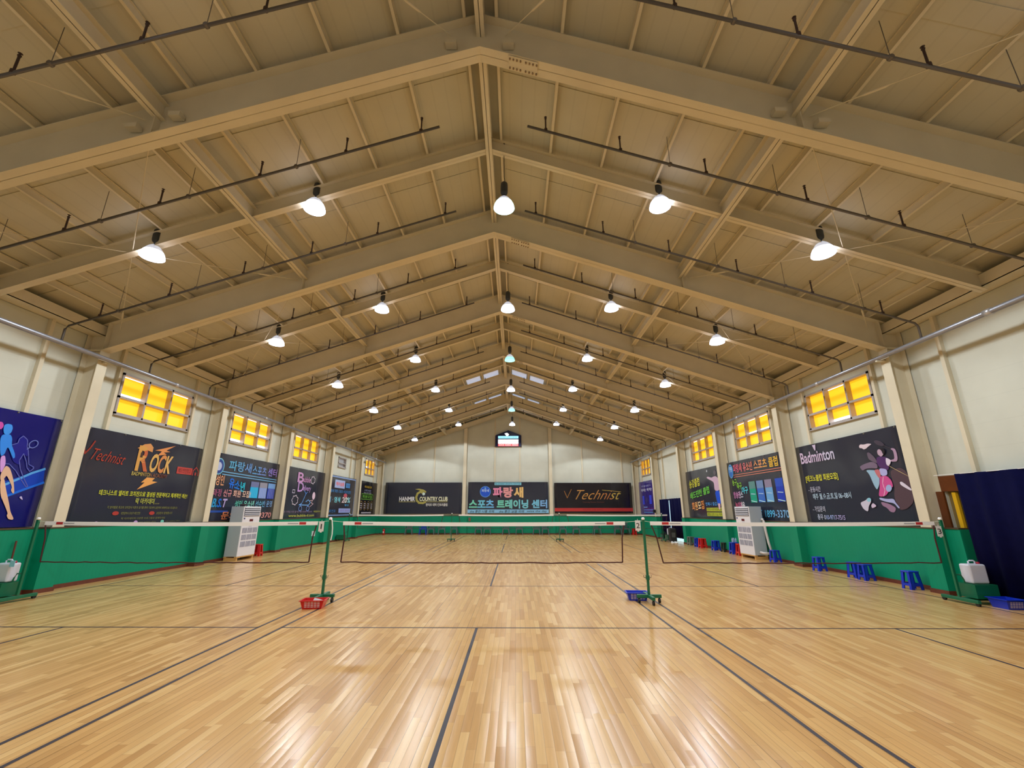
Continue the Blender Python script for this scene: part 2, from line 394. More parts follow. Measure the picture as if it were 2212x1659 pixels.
# ================================================================== steel frame
for i in range(-1,7):
    y=FY(i); fr=empty('roof_portal_frame',(0,0,0))
    nm=ORD[i+1] if i>=0 else 'first'
    if i==-1: lab='cream steel roof frame above and behind the camera position'
    elif i==0: lab='nearest whole cream steel portal frame spanning the top of the view'
    elif i==6: lab='last cream steel portal frame standing against the far gable wall'
    else: lab='cream steel portal frame, %s one counted from the camera towards the far wall'%ORD[i]
    tag(fr,lab,'steel frame','cream steel portal frames')
    fw=.135 if i<6 else .06
    for sx in (-1,1):
        c=MB(); yc=.135
        c.box(sx*CX,y-yc,ZW-.0,sx*(CX+.014),y+yc,5.66)          # inner flange
        c.box(sx*(CX+.014),y-.006,ZW,sx*(WX-.03),y+.006,5.66)    # web
        c.box(sx*(WX-.045),y-yc,ZW,sx*(WX-.03),y+yc,6.15)       # outer flange
        c.box(sx*(CX+.014),y-.12,5.66,sx*(WX-.045),y+.12,5.675)
        c.build('column',M_STEEL,fr)
        zb=ZM if i<6 else (lambda x: 9.42-.345*abs(x))
        b=MB(); X0,X1=XC,sx*CX
        poly=[(X0,zb(0)),(X1,zb(CX)),(sx*(WX-.03),zb(CX)),(sx*(WX-.03),ZT(WX)),(X0,ZT(0))]
        b.prism_y(poly,y-.006,y+.006)
        b.hexa([(X0,y-fw,zb(0)),(X1,y-fw,zb(CX)),(X1,y+fw,zb(CX)),(X0,y+fw,zb(0))][::sx],[(X0,y-fw,zb(0)+.016),(X1,y-fw,zb(CX)+.016),(X1,y+fw,zb(CX)+.016),(X0,y+fw,zb(0)+.016)][::sx])
        b.hexa([(X0,y-fw,ZT(0)-.016),(sx*WX,y-fw,ZT(WX)-.016),(sx*WX,y+fw,ZT(WX)-.016),(X0,y+fw,ZT(0)-.016)][::sx],[(X0,y-fw,ZT(0)),(sx*WX,y-fw,ZT(WX)),(sx*WX,y+fw,ZT(WX)),(X0,y+fw,ZT(0))][::sx])
        if i<6:
            for xs in (5.02,CX-.02):                                           # stiffeners
                for sy in (-1,1): b.box(sx*xs-.006,y+sy*.006,zb(xs)+.01,sx*xs+.006,y+sy*.125,ZT(xs)-.01)
        b.build('rafter',M_STEEL,fr)
    if i<6:
        # bolted splice plate on the right of the ridge
        s=MB(); za=lambda x: ZM(x)-.012; a,bx=.50,.98
        s.hexa([(a,y-.12,za(a)),(bx,y-.12,za(bx)),(bx,y+.12,za(bx)),(a,y+.12,za(a))],[(a,y-.12,za(a)+.012),(bx,y-.12,za(bx)+.012),(bx,y+.12,za(bx)+.012),(a,y+.12,za(a)+.012)])
        for k in range(8):
            xx=a+.035+k*.058+(.02 if k>3 else -.01)
            for yy in (-.075,.075): s.lathe([(0,-.022),(.015,-.022),(.015,0)],(xx,y+yy,za(xx)),8,1)
        s.build('splice_plate',[M_STEEL,mat('bolt_steel',(140,120,96),.5,.3)],fr)
        # gusset plates for the ties
        if i in (0,):
            for x in (-.45,.5,-4.72,-5.35,4.72,5.35): MB().box(x-.09,y-.14,ZT(x)-.5,x+.09,y-.02,ZT(x)-.42).build('gusset',M_STEEL,fr)
for i in range(-1,6):
    y=FY(i)+S/2; b=MB()
    lab=('cream secondary rafter hidden above the camera' if i==-1 else
         'slim cream secondary rafter in the %s roof bay from the camera, without columns'%ORD[i])
    for sx in (-1,1):
        X0,X1=XC,sx*10.0; fw=.08
        b.prism_y([(X0,ZS(0)),(X1,ZS(10)),(X1,ZT(10)),(X0,ZT(0))],y-.005,y+.005)
        b.hexa([(X0,y-fw,ZS(0)),(X1,y-fw,ZS(10)),(X1,y+fw,ZS(10)),(X0,y+fw,ZS(0))][::sx],[(X0,y-fw,ZS(0)+.012),(X1,y-fw,ZS(10)+.012),(X1,y+fw,ZS(10)+.012),(X0,y+fw,ZS(0)+.012)][::sx])
        b.hexa([(X0,y-fw,ZT(0)-.012),(X1,y-fw,ZT(10)-.012),(X1,y+fw,ZT(10)-.012),(X0,y+fw,ZT(0)-.012)][::sx],[(X0,y-fw,ZT(0)),(X1,y-fw,ZT(10)),(X1,y+fw,ZT(10)),(X0,y+fw,ZT(0))][::sx])
    tag(b.build('roof_rafter',M_STEEL),lab,'rafter','slim secondary rafters')
# longitudinal beams
def ibeam(xc,zb,h,w,lab,name):
    b=MB(); b.box(xc-w/2,YF,zb,xc+w/2,YB-.15,zb+.012); b.box(xc-.005,YF,zb,xc+.005,YB-.15,zb+h); b.box(xc-w/2,YF,zb+h-.012,xc+w/2,YB-.15,zb+h)
    tag(b.build(name,M_STEEL),lab,'beam')
ibeam(XC,9.44,.36,.14,'cream ridge beam running the length of the hall under the roof peak','ridge_beam')
ibeam(-5.02,7.69,.30,.16,'cream lengthwise beam halfway down the left roof slope','roof_beam')
ibeam(5.02,7.69,.30,.16,'cream lengthwise beam halfway down the right roof slope','roof_beam')
for sx,sd in ((-1,'left'),(1,'right')):
    e=MB(); e.box(sx*9.97,YF,6.07,sx*WX,YB-.12,6.085); e.box(sx*9.97,YF,6.07,sx*9.985,YB-.12,6.32); e.box(sx*(WX-.015),YF,6.07,sx*WX,YB,6.4)
    tag(e.build('eave_beam',M_STEEL),'cream box eave beam along the top of the %s wall'%sd,'beam')
    for k,x in enumerate((.27,1.36,2.46,3.6,4.62,5.76,6.87,7.96,8.98,9.6)):
        p=MB(); z=ZT(x); w=.05
        xx=XC+sx*x
        p.box(xx-.003,YF,z+.01,xx+.003,YB-.12,z+.15); p.box(xx-w/2,YF,z,xx+w/2,YB-.12,z+.01); p.box(xx-w/2,YF,z+.14,xx+w/2,YB-.12,z+.15)
        tag(p.build('roof_purlin',M_STEEL),'thin cream roof purlin, %s down the %s slope from the ridge'%(ORD[k],sd),'purlin','purlins under the %s roof slope'%sd)
# dark red-brown strip following the top of the far gable
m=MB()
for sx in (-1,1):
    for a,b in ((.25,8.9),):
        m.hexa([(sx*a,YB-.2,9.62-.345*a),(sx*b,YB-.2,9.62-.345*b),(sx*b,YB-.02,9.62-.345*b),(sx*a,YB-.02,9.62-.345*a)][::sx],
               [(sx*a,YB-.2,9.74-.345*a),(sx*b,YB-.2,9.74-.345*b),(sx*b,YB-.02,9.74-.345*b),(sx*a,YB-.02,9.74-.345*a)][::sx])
struct(m.build('trim_4',mat('dark_brown_strip',(70,36,26),.7)))
# gable posts
for x,lab in ((-3.43,'cream gable post left of the centre banner on the far wall'),(3.4,'cream gable post right of the centre banner on the far wall')):
    c=MB(); w=.13
    c.box(x-w,YB-.22,ZW,x+w,YB-.205,ZT(x)-.35); c.box(x-.006,YB-.205,ZW,x+.006,YB-.06,ZT(x)-.35); c.box(x-w,YB-.06,ZW,x+w,YB-.045,ZT(x)-.35)
    tag(c.build('gable_post',M_STEEL),lab,'post','gable posts')

# tie rods
def rod(a,b,lab):
    a=Vector(a); b=Vector(b); d=(b-a)
    m=MB(); m.tube([a,b],.008,6)
    q=a+d*.88; m.tube([q-d.normalized()*.16,q-d.normalized()*.12,q+d.normalized()*.12,q+d.normalized()*.16],[.008,.02,.02,.008],8)
    tag(m.build('roof_tie_rod',M_STEEL),lab,'tie rod','crossed tie rods under the roof')
BN=['bay overhead','nearest full bay','second bay','third bay','fourth bay','fifth bay']
for i in range(-1,4):
    for sx,sd in ((-1,'left'),(1,'right')):
        ya,yb=FY(i)+.05,FY(i+1)-.05
        zin,zout=7.66,6.18
        rod((sx*5.2,ya,zin),(sx*9.6,yb,zout),'thin cream tie rod running outward and away, %s side, %s'%(sd,BN[i+1]))
        rod((sx*9.6,ya,zout),(sx*5.2,yb,zin),'thin cream tie rod running inward and away, %s side, %s'%(sd,BN[i+1]))
        if i==-1: rod((sx*4.8,ya,7.9),(sx*.45,yb,9.4),'thin cream tie rod meeting the nearest frame just %s of the ridge'%sd)

# ================================================================== sprinkler pipes
def ZP(x): return 9.16-.345*abs(x)
for sx,sd in ((-1,'left'),(1,'right')):
    pm=empty('water_main_pipe',(sx*9.72,0,5.42)); 
    MB().tube([(0,YF,0),(0,YB-.5,0)],.055,12).build('pipe',M_GALV,pm,True)
    tag(pm,'long grey steel water main along the %s wall just below the roof'%sd,'pipe')
    for i in range(1,7):
        y=FY(i)-.0
        s=MB(); s.box(-.06,y-.03,-.09,sx*.2,y+.03,-.055); s.build('bracket',M_STEEL,pm)
    for i in range(-1,6):
        y=FY(i)+2.3; MB().tube([(0,y-.07,0),(0,y+.07,0)],.068,12).build('pipe_coupling',mat('bright_coupling',(190,190,196),.35,.6),pm,True)
    k=0
    for i in range(-1,6):
        for dy in (-1.25,1.25):
            if i==-1 and dy<0: continue
            y=FY(i)+dy+(0 if i>-1 else 0)
            y=FY(i)+dy if not(i==-1) else FY(0)-1.25-1.24*0 if dy>0 else y
            if i==-1: y=FY(0)-1.25
            elif i==0 and dy<0: continue
            k+=1
            p=empty('roof_sprinkler_pipe',(0,y,0))
            path=[(sx*.85,0,ZP(.85)),(sx*9.66,0,ZP(9.66)),(sx*9.72,0,ZP(9.72)-.06),(sx*9.72,0,5.44)]
            MB().tube(path,.024,8).build('pipe',M_DARKPIPE,p,True)
            for x in (1.12,2.75,4.3,5.85,7.5,9.0) if k%2 else (1.2,2.6,4.15,5.9,7.5):
                h=MB(); z=ZP(x); h.tube([(0,0,0),(0,0,.05),(0,0,.05),(0,0,.27),(0,0,.30)],[.034,.034,.015,.015,.024],8)
                h.tube([(0,0,.30),(0,0,.33),(0,0,.335)],[.01,.01,.028],8)
                h.build('sprinkler_head',M_IRON,p,False,(sx*x,0,z))
            for x in (3.5,5.4,6.9,8.6):
                z=ZP(x); h=MB(); h.tube([(0,0,0),(0,0,ZT(x)-z)],.005,5); h.tube([(0,-.03,0),(0,.03,0)],.032,8)
                h.build('hanger_rod',M_DARKPIPE,p,False,(sx*x,0,z))
            tag(p,'thin grey sprinkler branch pipe on the %s slope, %s counted from the camera'%(sd,ORD[k-1]),'pipe','sprinkler branch pipes on the %s slope'%sd)

# ================================================================== lamps
SPOTS=[]
def lamp(loc,label,glow,power,cable=.9,proto={}):
    """hanging high-bay lamp; origin at the middle of the dome"""
    r=empty('pendant_lamp',loc)
    key=(glow.name,round(cable,2))
    if key not in proto:
        d=[(.181,0),(.205,-.05),(.222,-.115),(.225,-.13),(.21,-.135),(.0,-.15)]
        u=[(.02,.14),(.06,.15),(.115,.10),(.155,.045),(.181,0)]
        me={}
        g=MB().lathe(d,n=24).build('lit_lens',glow,None,True); me['lit_lens']=g.data; bpy.data.objects.remove(g)
        g=MB().lathe(u,n=24).build('reflector_dome',mat('glassy_reflector',(206,212,222),.25,emit=(226,232,250),es=.55),None,True); me['reflector_dome']=g.data; bpy.data.objects.remove(g)
        g=MB().lathe([(0,.53),(.05,.53),(.075,.50),(.08,.45),(.08,.28),(.07,.24),(.03,.20),(.03,.14),(.0,.14)],n=16).build('ballast',M_DRIVER,None,True); me['ballast']=g.data; bpy.data.objects.remove(g)
        g=MB().tube([(0,0,.52),(.012,0,.6),(0,0,.66),(-.01,0,cable-.05),(0,0,cable)],.007,6); g.tube([(0,-.05,cable),(0,0,cable+.02),(0,.05,cable)],.02,6)
        g=g.build('cable',M_BLACK); me['cable']=g.data; bpy.data.objects.remove(g)
        proto[key]=me
    for n in ('reflector_dome','lit_lens','ballast','cable'):
        o=bpy.data.objects.new(n,proto[key][n]); COL.objects.link(o); o.parent=r
    if power:
        ld=bpy.data.lights.get('bulb_light_%d'%int(power)) or bpy.data.lights.new('bulb_light_%d'%int(power),'SPOT')
        ld.energy=power; ld.spot_size=math.radians(146); ld.spot_blend=.12; ld.shadow_soft_size=.16; ld.color=(.88,.96,1.0)
        lo=bpy.data.objects.new('bulb_light',ld); COL.objects.link(lo); lo.parent=r; lo.location=(0,0,-.19)
    tag(r,label,'lamp','hanging lamps under the roof')
    return r
POSN=['outer left','inner left','ridge','inner right','outer right']
for row in range(-1,6):
    y=FY(row)+S/2+.02
    for k,(x,z) in enumerate(((-6.98,6.96),(-3.72,8.11),(.37,8.12),(3.72,8.13),(6.98,6.96))):
        if row==-2 and y<YF: continue
        cab=ZT(x)-z
        glow,pw=M_GLOW,LAMP_W
        if k==2:
            if row==0: glow=M_GLOWG; pw=LAMP_W*.8
            elif row in (2,4): glow=M_DIMG; pw=0
        if row<0:
            lab='bright hanging lamp %s the camera, %s position'%('straight above' if row==-1 else 'well behind',POSN[k])
        else:
            lab='%s hanging lamp in the %s row of five from the camera, %s position'%('greenish' if glow is not M_GLOW else 'bright white',ORD[row],POSN[k])
        lamp((x,y,z),lab,glow,pw,cab)

# ================================================================== nets and posts
PX=3.24                                           # posts stand between the courts
def post(loc,label,kind='mid',num=None,side=1,far=False):
    """kind mid: slim post on a wheeled T foot; kind end: post with a ballast box"""
    p=empty('net_post',loc)
    m=MB(); m.box(-.022,-.022,.12,.022,.022,1.56); m.build('pole',M_GPOST,p)
    MB().lathe([(0,0),(.03,0),(.034,.03),(.02,.05),(0,.05)],(0,0,1.56),12).build('pole_cap',M_WHITE,p,True)
    if kind=='mid':
        b=MB(); b.box(-.24,-.03,.09,.24,.03,.15); b.box(-.03,-.32,.09,.03,.32,.15); ft=bev(b.build('foot',M_GPOST,p),.006)
        for x,y in ((-.2,0),(.2,0),(0,-.28),(0,.28)):
            w=MB(); w.tube([(x-.018,y,.04),(x+.018,y,.04)],.04,14); w.box(x-.014,y-.014,.06,x+.014,y+.014,.09); w.build('caster',M_BLACK,ft)
        MB().box(-.032,-.032,.42,.032,.032,.5).build('height_collar',M_GPOST,p)
        MB().tube([(-.03,0,.46),(-.07,0,.46),(-.075,0,.5)],.006,6).build('hook',M_BLACK,p)
        MB().tube([(.03,0,.46),(.07,0,.46),(.075,0,.5)],.006,6).build('hook',M_BLACK,p)
    else:
        s=side
        b=MB(); b.box(-.03,-.38,.05,.03,.38,.11); b.box(0,-.03,.05,s*.55,.03,.11); ft=bev(b.build('foot',M_GPOST,p),.006)
        MB().box(s*.16,-.2,.11,s*.6,.2,.36).build('ballast_box',M_GPOST,p)
        MB().tube([(0,0,.52),(s*.12,0,.52),(s*.16,0,.44),(s*.175,0,.36)],.014,8).build('brace',M_GPOST,p)
        for y in (-.34,.34): MB().tube([(-.018,y,.04),(.018,y,.04)],.04,12).build('caster',M_BLACK,ft)
    tag(p,label,'net post','net posts'); return p
def numtag(loc,num,label):
    t=empty('number_tag',loc); b=MB(); b.box(-.055,-.003,-.2,.055,.003,0); b.box(-.02,-.003,-.22,.02,.003,-.2); bev(b.build('card',mat('white_card',(225,225,228),.5),t),.002)
    MB().tube([(0,0,0),(0,0,.03)],.003,5).build('tie',M_WHITE,t)
    glyph(num,-.012 if num=='1' else -.035,-.15,.024 if num=='1' else .07,.1,mat('black_print',(20,20,24),.6),t,'numeral',-.006)
    return tag(t,label,'number tag','court number tags')
def text_mesh(s, bold=0, shear=0, spacing=1.0):
    cu=bpy.data.curves.new('tmp','FONT'); cu.body=s; cu.size=1; cu.offset=bold; cu.shear=shear; cu.resolution_u=3; cu.space_character=spacing
    o=bpy.data.objects.new('tmp',cu); COL.objects.link(o)
    dg=bpy.context.evaluated_depsgraph_get(); me=bpy.data.meshes.new_from_object(o.evaluated_get(dg))
    vs=[tuple(v.co) for v in me.vertices]; fs=[tuple(p.vertices) for p in me.polygons]
    bpy.data.objects.remove(o); bpy.data.curves.remove(cu); bpy.data.meshes.remove(me)
    return vs,fs
def fit(vs,u0,v0,w,h):
    xs=[v[0] for v in vs]; ys=[v[1] for v in vs]; a,b,c,d=min(xs),max(xs),min(ys),max(ys)
    return [(u0+(v[0]-a)/max(b-a,1e-6)*w, v0+(v[1]-c)/max(d-c,1e-6)*h) for v in vs]
def glyph(s,x,z,w,h,m,parent,name,y):
    vs,fs=text_mesh(s,.0); q=fit(vs,x,z,w,h); b=MB(); b.add([(a,y,c) for a,c in q],fs); return b.build(name,m,parent)

for x,lab in ((-PX,'slim green net post between left and centre courts, red basket at its foot'),(PX,'slim green net post between centre and right courts, blue basket behind it')):
    post((x,0,0),lab)
post((-9.36,0,0),'green end post of the near left net with white water jug on its box','end',side=-1)
post((9.34,0,0),'green end post of the near right net beside the navy curtain','end',side=1)
for x,lab in ((-PX,'far green net post left of centre, in the second row of nets'),(PX,'far green net post right of centre, in the second row of nets')):
    post((x,18.2,0),lab)
post((-9.45,18.2,0),'far green end post by the left wall, second row of nets','end',side=-1)
post((9.40,18.2,0),'far green end post before the dark far curtain, second row of nets','end',side=1)
numtag((-3.41,-.02,1.53),'1','small white card marked 1 hanging left of the left centre post')
numtag((3.12,-.02,1.55),'2','small white card marked 2 hanging left of the right centre post')
numtag((9.24,-.03,1.44),'3','small white card marked 3 hanging on the end post by the curtain')

def net(x0,x1,y,label,far=False,bl=0,br=0,cordl=0,cordr=0):
    n=empty('badminton_net',((x0+x1)/2,y,0)); h=(x1-x0)/2; zt0,zt1,zb=1.455,1.53,.74
    N=24
    def sag(t): return -.022*math.sin(math.pi*t)
    tp=MB(); 
    for i in range(N):
        a,b=i/N,(i+1)/N; xa,xb=-h+2*h*a,-h+2*h*b
        tp.hexa([(xa,-.006,zt0+sag(a)),(xb,-.006,zt0+sag(b)),(xb,.006,zt0+sag(b)),(xa,.006,zt0+sag(a))],[(xa,-.006,zt1+sag(a)),(xb,-.006,zt1+sag(b)),(xb,.006,zt1+sag(b)),(xa,.006,zt1+sag(a))])
    tp.build('top_tape',M_WHITE,n)
    if not far:
        for sx in (-1,1):
            MB().box(sx*h-sx*.38,-.008,zt0+.012,sx*h-sx*.24,-.006,zt1-.014).build('red_label',mat('label_red',(190,40,46),.6),n)
            MB().box(sx*h-sx*.62,-.008,zt0+.022,sx*h-sx*.4,-.006,zt1-.03).build('grey_label',mat('label_grey',(176,176,186),.6),n)
    rnd=random.Random(int(x0*100+y))
    pts=[]; K=36
    for i in range(K+1):
        t=i/K; pts.append((-h+bl+(2*h-bl+br)*t,0,zb+rnd.uniform(-.008,.008)-.012*math.sin(math.pi*t)))
    r=.012 if not far else .010
    MB().tube(pts,r,6).build('bottom_cord',M_CORD,n)
    for sx,xb in ((-1,pts[0]),(1,pts[-1])):
        a=Vector((sx*(h-.02),0,zt0)); b=Vector(xb); q=a.lerp(b,.35)+Vector((-sx*.03*(-1 if (sx<0 and bl<0) or (sx>0 and br>0) else 1),0,0))
        MB().tube([a,q,a.lerp(b,.7)+Vector((-sx*.012,0,0)),b],.013,6).build('side_cord',M_CORD,n)
    g=MB(); g.add([(-h+.02,0,zt0),(h-.02,0,zt0),pts[-1],pts[0]],[(0,1,2,3)]); g.build('mesh_netting',M_NET,n)
    for sx,c in ((-1,cordl),(1,cordr)):
        if c: MB().tube([(sx*h,0,zt1-.012),(sx*(h+c),0,zt1+.01)],.005,6).build('headline_cord',mat('pale_cord',(200,214,196),.7),n)
    return tag(n,label,'net','badminton nets')
net(-9.2,-3.5,0,'near left badminton net in front of the dark wall banners',bl=.12,br=-.09,cordl=.16,cordr=.26)
net(-2.97,2.86,0,'near centre badminton net spanning the middle court',bl=.03,br=-.1,cordl=.27,cordr=.38)
net(3.38,9.2,0,'near right badminton net running toward the navy curtain',bl=.2,br=-.05,cordl=.14,cordr=.14)
net(-9.0,-3.75,18.2,'far left badminton net in the second row',True,.1,-.1,.45,.5)
net(-2.83,2.9,18.2,'far centre badminton net in the second row',True,.1,-.1,.41,.34)
net(3.7,9.75,18.2,'far right badminton net in the second row',True,.1,-.1,.46,0)
# spare rope on the left centre post
tag(MB().tube([(-PX+.01,-.025,1.585),(-PX+.045,-.03,1.55),(-PX+.07,-.03,1.4),(-PX+.075,-.03,1.27),(-PX+.06,-.03,1.16)],.01,6).build('white_rope',M_WHITE),'white rope end draped over the top of the left centre post','rope')

def jug(loc,rz,label):
    j=empty('water_jug',loc,rz); b=MB(); b.box(-.17,-.11,0,.17,.11,.36); bev(b.build('body',mat('white_jerrican',(214,216,232),.35),j),.035,4)
    MB().tube([(-.06,0,.35),(-.06,0,.405),(-.03,0,.42),(.05,0,.42),(.07,0,.40),(.07,0,.35)],.014,8).build('handle',mat('white_jerrican',(0,0,0)),j,True)
    MB().lathe([(0,.04),(.034,.04),(.036,0),(0,0)],(.12,0,.355),14).build('cap',mat('red_cap',(176,26,60),.4),j,True)
    return tag(j,label,'water jug','white water jugs on net posts')
jug((9.72,-.02,.363),0,'white plastic water jug with red cap beside the navy curtain')
j=jug((-9.72,0,.363),0,'white plastic water jug with red cap at the left edge of the view')
tag(MB().box(-9.56,-.125,.66,-9.46,-.118,.78).build('paper_label',mat('blue_white_label',(150,214,236),.5)),'small pale blue paper label hanging on the left edge water jug','label')
jug((9.84,18.2,.363),0,'white plastic water jug by the dark curtained side door')

def basket(loc,rz,col,label,sx=.42,sy=.30,h=.15,contents=True):
    b=empty('plastic_basket',loc,rz); m=MB(); t=.008
    a0,b0,a1,b1=sx/2*.8,sy/2*.8,sx/2,sy/2
    def ring(a,b,z): return [(-a,-b,z),(a,-b,z),(a,b,z),(-a,b,z)]
    m.add(ring(a0,b0,0)+ring(a1,b1,h)+ring(a0-t,b0-t,t)+ring(a1-t,b1-t,h),
          [(3,2,1,0)]+[(i,(i+1)%4,4+(i+1)%4,4+i) for i in range(4)]+[(8,9,10,11)]+[(8+(i+1)%4,8+i,12+i,12+(i+1)%4) for i in range(4)]+[(4+i,4+(i+1)%4,12+(i+1)%4,12+i) for i in range(4)])
    m.build('bowl',col,b)
    r=MB(); o=.018
    r.box(-a1-o,-b1-o,h-.012,a1+o,-b1,h); r.box(-a1-o,b1,h-.012,a1+o,b1+o,h); r.box(-a1-o,-b1,h-.012,-a1,b1,h); r.box(a1,-b1,h-.012,a1+o,b1,h)
    r.build('rim',col,b)
    # pale woven slots on the long side and the end
    wl=mat('basket_slots',(214,196,206),.5)
    s=MB()
    for k in range(4):
        z=.03+k*.028; f=z/h; yb=-(b0+(b1-b0)*f)-.002
        for q in range(5):
            xa=-a0*.8+q*a0*.34; s.box(xa,yb-.001,z,xa+a0*.26,yb+.002,z+.014)
    s.build('slot_pattern',wl,b)
    return tag(b,label,'basket')
basket((-3.17,-.52,0),.12,M_RED,'red plastic basket at the foot of the left centre post')
basket((3.08,.32,0),-.1,M_BLUE,'blue plastic basket behind the foot of the right centre post')
basket((9.765,-.46,0),.0,M_BLUE,'blue plastic basket on the floor at the right edge under the curtain',.36,.36,.17)
def shuttle(loc,label,tilt=.9):
    b=MB().lathe([(0,0),(.012,.004),(.0135,.02),(.011,.026),(.034,.085),(.033,.085),(.010,.03)],n=12); o=b.build('shuttlecock',M_WHITE,None,True); o.location=loc; o.rotation_euler=(tilt,.4,.3)
    tag(o,label,'shuttlecock','shuttlecocks in the baskets')
shuttle((-3.2,-.54,.03),'white shuttlecock lying in the red basket'); shuttle((3.05,.3,.03),'white shuttlecock lying in the blue basket by the post'); shuttle((9.8,-.44,.03),'white shuttlecock lying in the blue basket at the right edge')
pc=MB(); pc.add([(-.09,-.05,0),(.09,-.06,.01),(.08,.07,.0),(-.08,.06,.02),(-.09,-.05,.004),(.09,-.06,.014),(.08,.07,.004),(-.08,.06,.024)],[(3,2,1,0),(4,5,6,7),(0,1,5,4),(1,2,6,5),(2,3,7,6),(3,0,4,7)])
o=pc.build('paper_sheet',mat('grey_paper',(190,180,184),.6)); o.location=(-3.13,-.45,.10); o.rotation_euler=(.3,.2,.3); tag(o,'crumpled grey sheet sticking out of the red basket','paper')

# ================================================================== banners
PRN={}
def ink(rgb):
    k='print_%d_%d_%d'%tuple(rgb)
    return mat(k,rgb,.32,spec=.5)
def vinyl(name,rgb):
    m=mat(name,rgb,.16,spec=.55,bump=.12,bscale=1.6); return m
class Banner:
    def __init__(s,label,wall,a0,a1,z0,z1,rgb,mname,name='wall_banner'):
        s.wall=wall; s.a0,s.z0=a0,z0; s.w=abs(a1-a0); s.h=z1-z0; s.dir=1 if a1>a0 else -1
        s.root=empty(name,s.P(.5,0,0)); s.inv=Vector(s.root.location)
        m=MB(); N=20
        # sheet with slight ripples
        for i in range(N):
            for jv in range(8):
                pass
        def q(u,v): 
            rip=.010*math.sin(u*23+v*5)+.006*math.sin(v*17-u*9)
            return Vector(s.P(u,v,.035+rip*0.6))-s.inv
        vs=[q(i/N,j/8) for j in range(9) for i in range(N+1)]
        fs=[(j*(N+1)+i,j*(N+1)+i+1,(j+1)*(N+1)+i+1,(j+1)*(N+1)+i) for j in range(8) for i in range(N)]
        nb=len(vs); vs2=[Vector(s.P(i/N,j/8,.022))-s.inv for j in range(9) for i in range(N+1)]
        m.add(vs,fs); m.add(vs2,[tuple(reversed(f)) for f in fs])
        e=[j*(N+1) for j in range(9)]; m.f+= [(a,b,b+nb,a+nb) for a,b in zip(e,e[1:])]+[(b+N,a+N,a+N+nb,b+N+nb) for a,b in zip(e,e[1:])]
        m.mi+=[0]*16
        if isinstance(rgb,str): mt=MATS[rgb]
        else: mt=vinyl(mname,rgb)
        m.build('sheet',mt,s.root,True)
        s.layers={}; s.lv=0
        tag(s.root,label,'banner','printed wall banners')
        for k in range(5):
            p=Vector(s.P(.01+.98*k/4,.988,.045))-s.inv; MB().box(p.x-.012,p.y-.012,p.z-.012,p.x+.012,p.y+.012,p.z+.012).build('eyelet',mat('brass_eyelet',(150,146,130),.4,.6),s.root)
    def P(s,u,v,d):
        z=s.z0+v*s.h; a=s.a0+s.dir*u*s.w
        if s.wall=='left': return (-WX+.085+d,a,z)
        if s.wall=='right': return (WX-.085-d,a,z)
        return (a,YB-.16-d,z)
    def shape(s,pts,rgb,faces=None,name='print',lift=0):
        """filled polygon in banner fractions"""
        if faces is None and name in ('player_print','player_silhouette') and len(pts)<20:
            for _ in range(2): pts=[q for a,c in zip(pts,pts[1:]+pts[:1]) for q in ((a[0]*.8+c[0]*.2,a[1]*.8+c[1]*.2),(a[0]*.2+c[0]*.8,a[1]*.2+c[1]*.8))]
        k=(name,tuple(rgb)); b=s.layers.setdefault(k,MB()); s.lv+=.00004
        vs=[Vector(s.P(u,v,.048+lift*.002+s.lv))-s.inv for u,v in pts]
        b.add(vs,faces or [tuple(range(len(vs)))])
    def rect(s,u0,v0,u1,v1,rgb,name='print',lift=0): s.shape([(u0,v0),(u1,v0),(u1,v1),(u0,v1)],rgb,None,name,lift)
    def disc(s,u,v,r,rgb,name='print',lift=0,n=28,ry=None):
        ry=ry or r*s.w/s.h
        s.shape([(u+r*math.cos(2*math.pi*k/n),v+ry*math.sin(2*math.pi*k/n)) for k in range(n)],rgb,None,name,lift)
    def line(s,pts,w,rgb,name='print',lift=0,closed=False):
        pts=list(pts)+([pts[0]] if closed else [])
        for (a,b),(c,d) in zip(pts,pts[1:]):
            dx,dy=(c-a)*s.w,(d-b)*s.h; L=math.hypot(dx,dy) or 1e-6; nx,ny=-dy/L*w/2,dx/L*w/2; ex,ey=dx/L*w*.35,dy/L*w*.35
            s.shape([(a+(nx-ex)/s.w,b+(ny-ey)/s.h),(c+(nx+ex)/s.w,d+(ny+ey)/s.h),(c+(-nx+ex)/s.w,d+(-ny+ey)/s.h),(a+(-nx-ex)/s.w,b+(-ny-ey)/s.h)],rgb,None,name,lift)
    def text(s,t,u0,u1,v0,v1,cols,bold=.012,shear=0,slope=0,name='lettering',lift=1):
        """text stretched to fill a box; cols one colour or one per visible letter"""
        if not isinstance(cols[0],(list,tuple)): cols=[cols]
        if len(cols)==1:
            vs,fs=text_mesh(t,bold,shear); q=fit(vs,u0,v0,u1-u0,v1-v0)
            s.shape([(a,b+slope*(a-u0)) for a,b in q],cols[0],fs,name,lift); return
        vis=[c for c in t]; n=len(vis)
        vs,fs=text_mesh(t,bold,shear)
        # colour each face by its place along the line
        q=fit(vs,u0,v0,u1-u0,v1-v0); by={}
        for f in fs:
            cx=sum(q[i][0] for i in f)/len(f); k=min(len(cols)-1,int((cx-u0)/(u1-u0)*len(cols))); by.setdefault(k,[]).append(f)
        for k,ff in by.items():
            idx=sorted({i for f in ff for i in f}); mp={i:j for j,i in enumerate(idx)}
            s.shape([(q[i][0],q[i][1]+slope*(q[i][0]-u0)) for i in idx],cols[k],[tuple(mp[i] for i in f) for f in ff],name,lift)
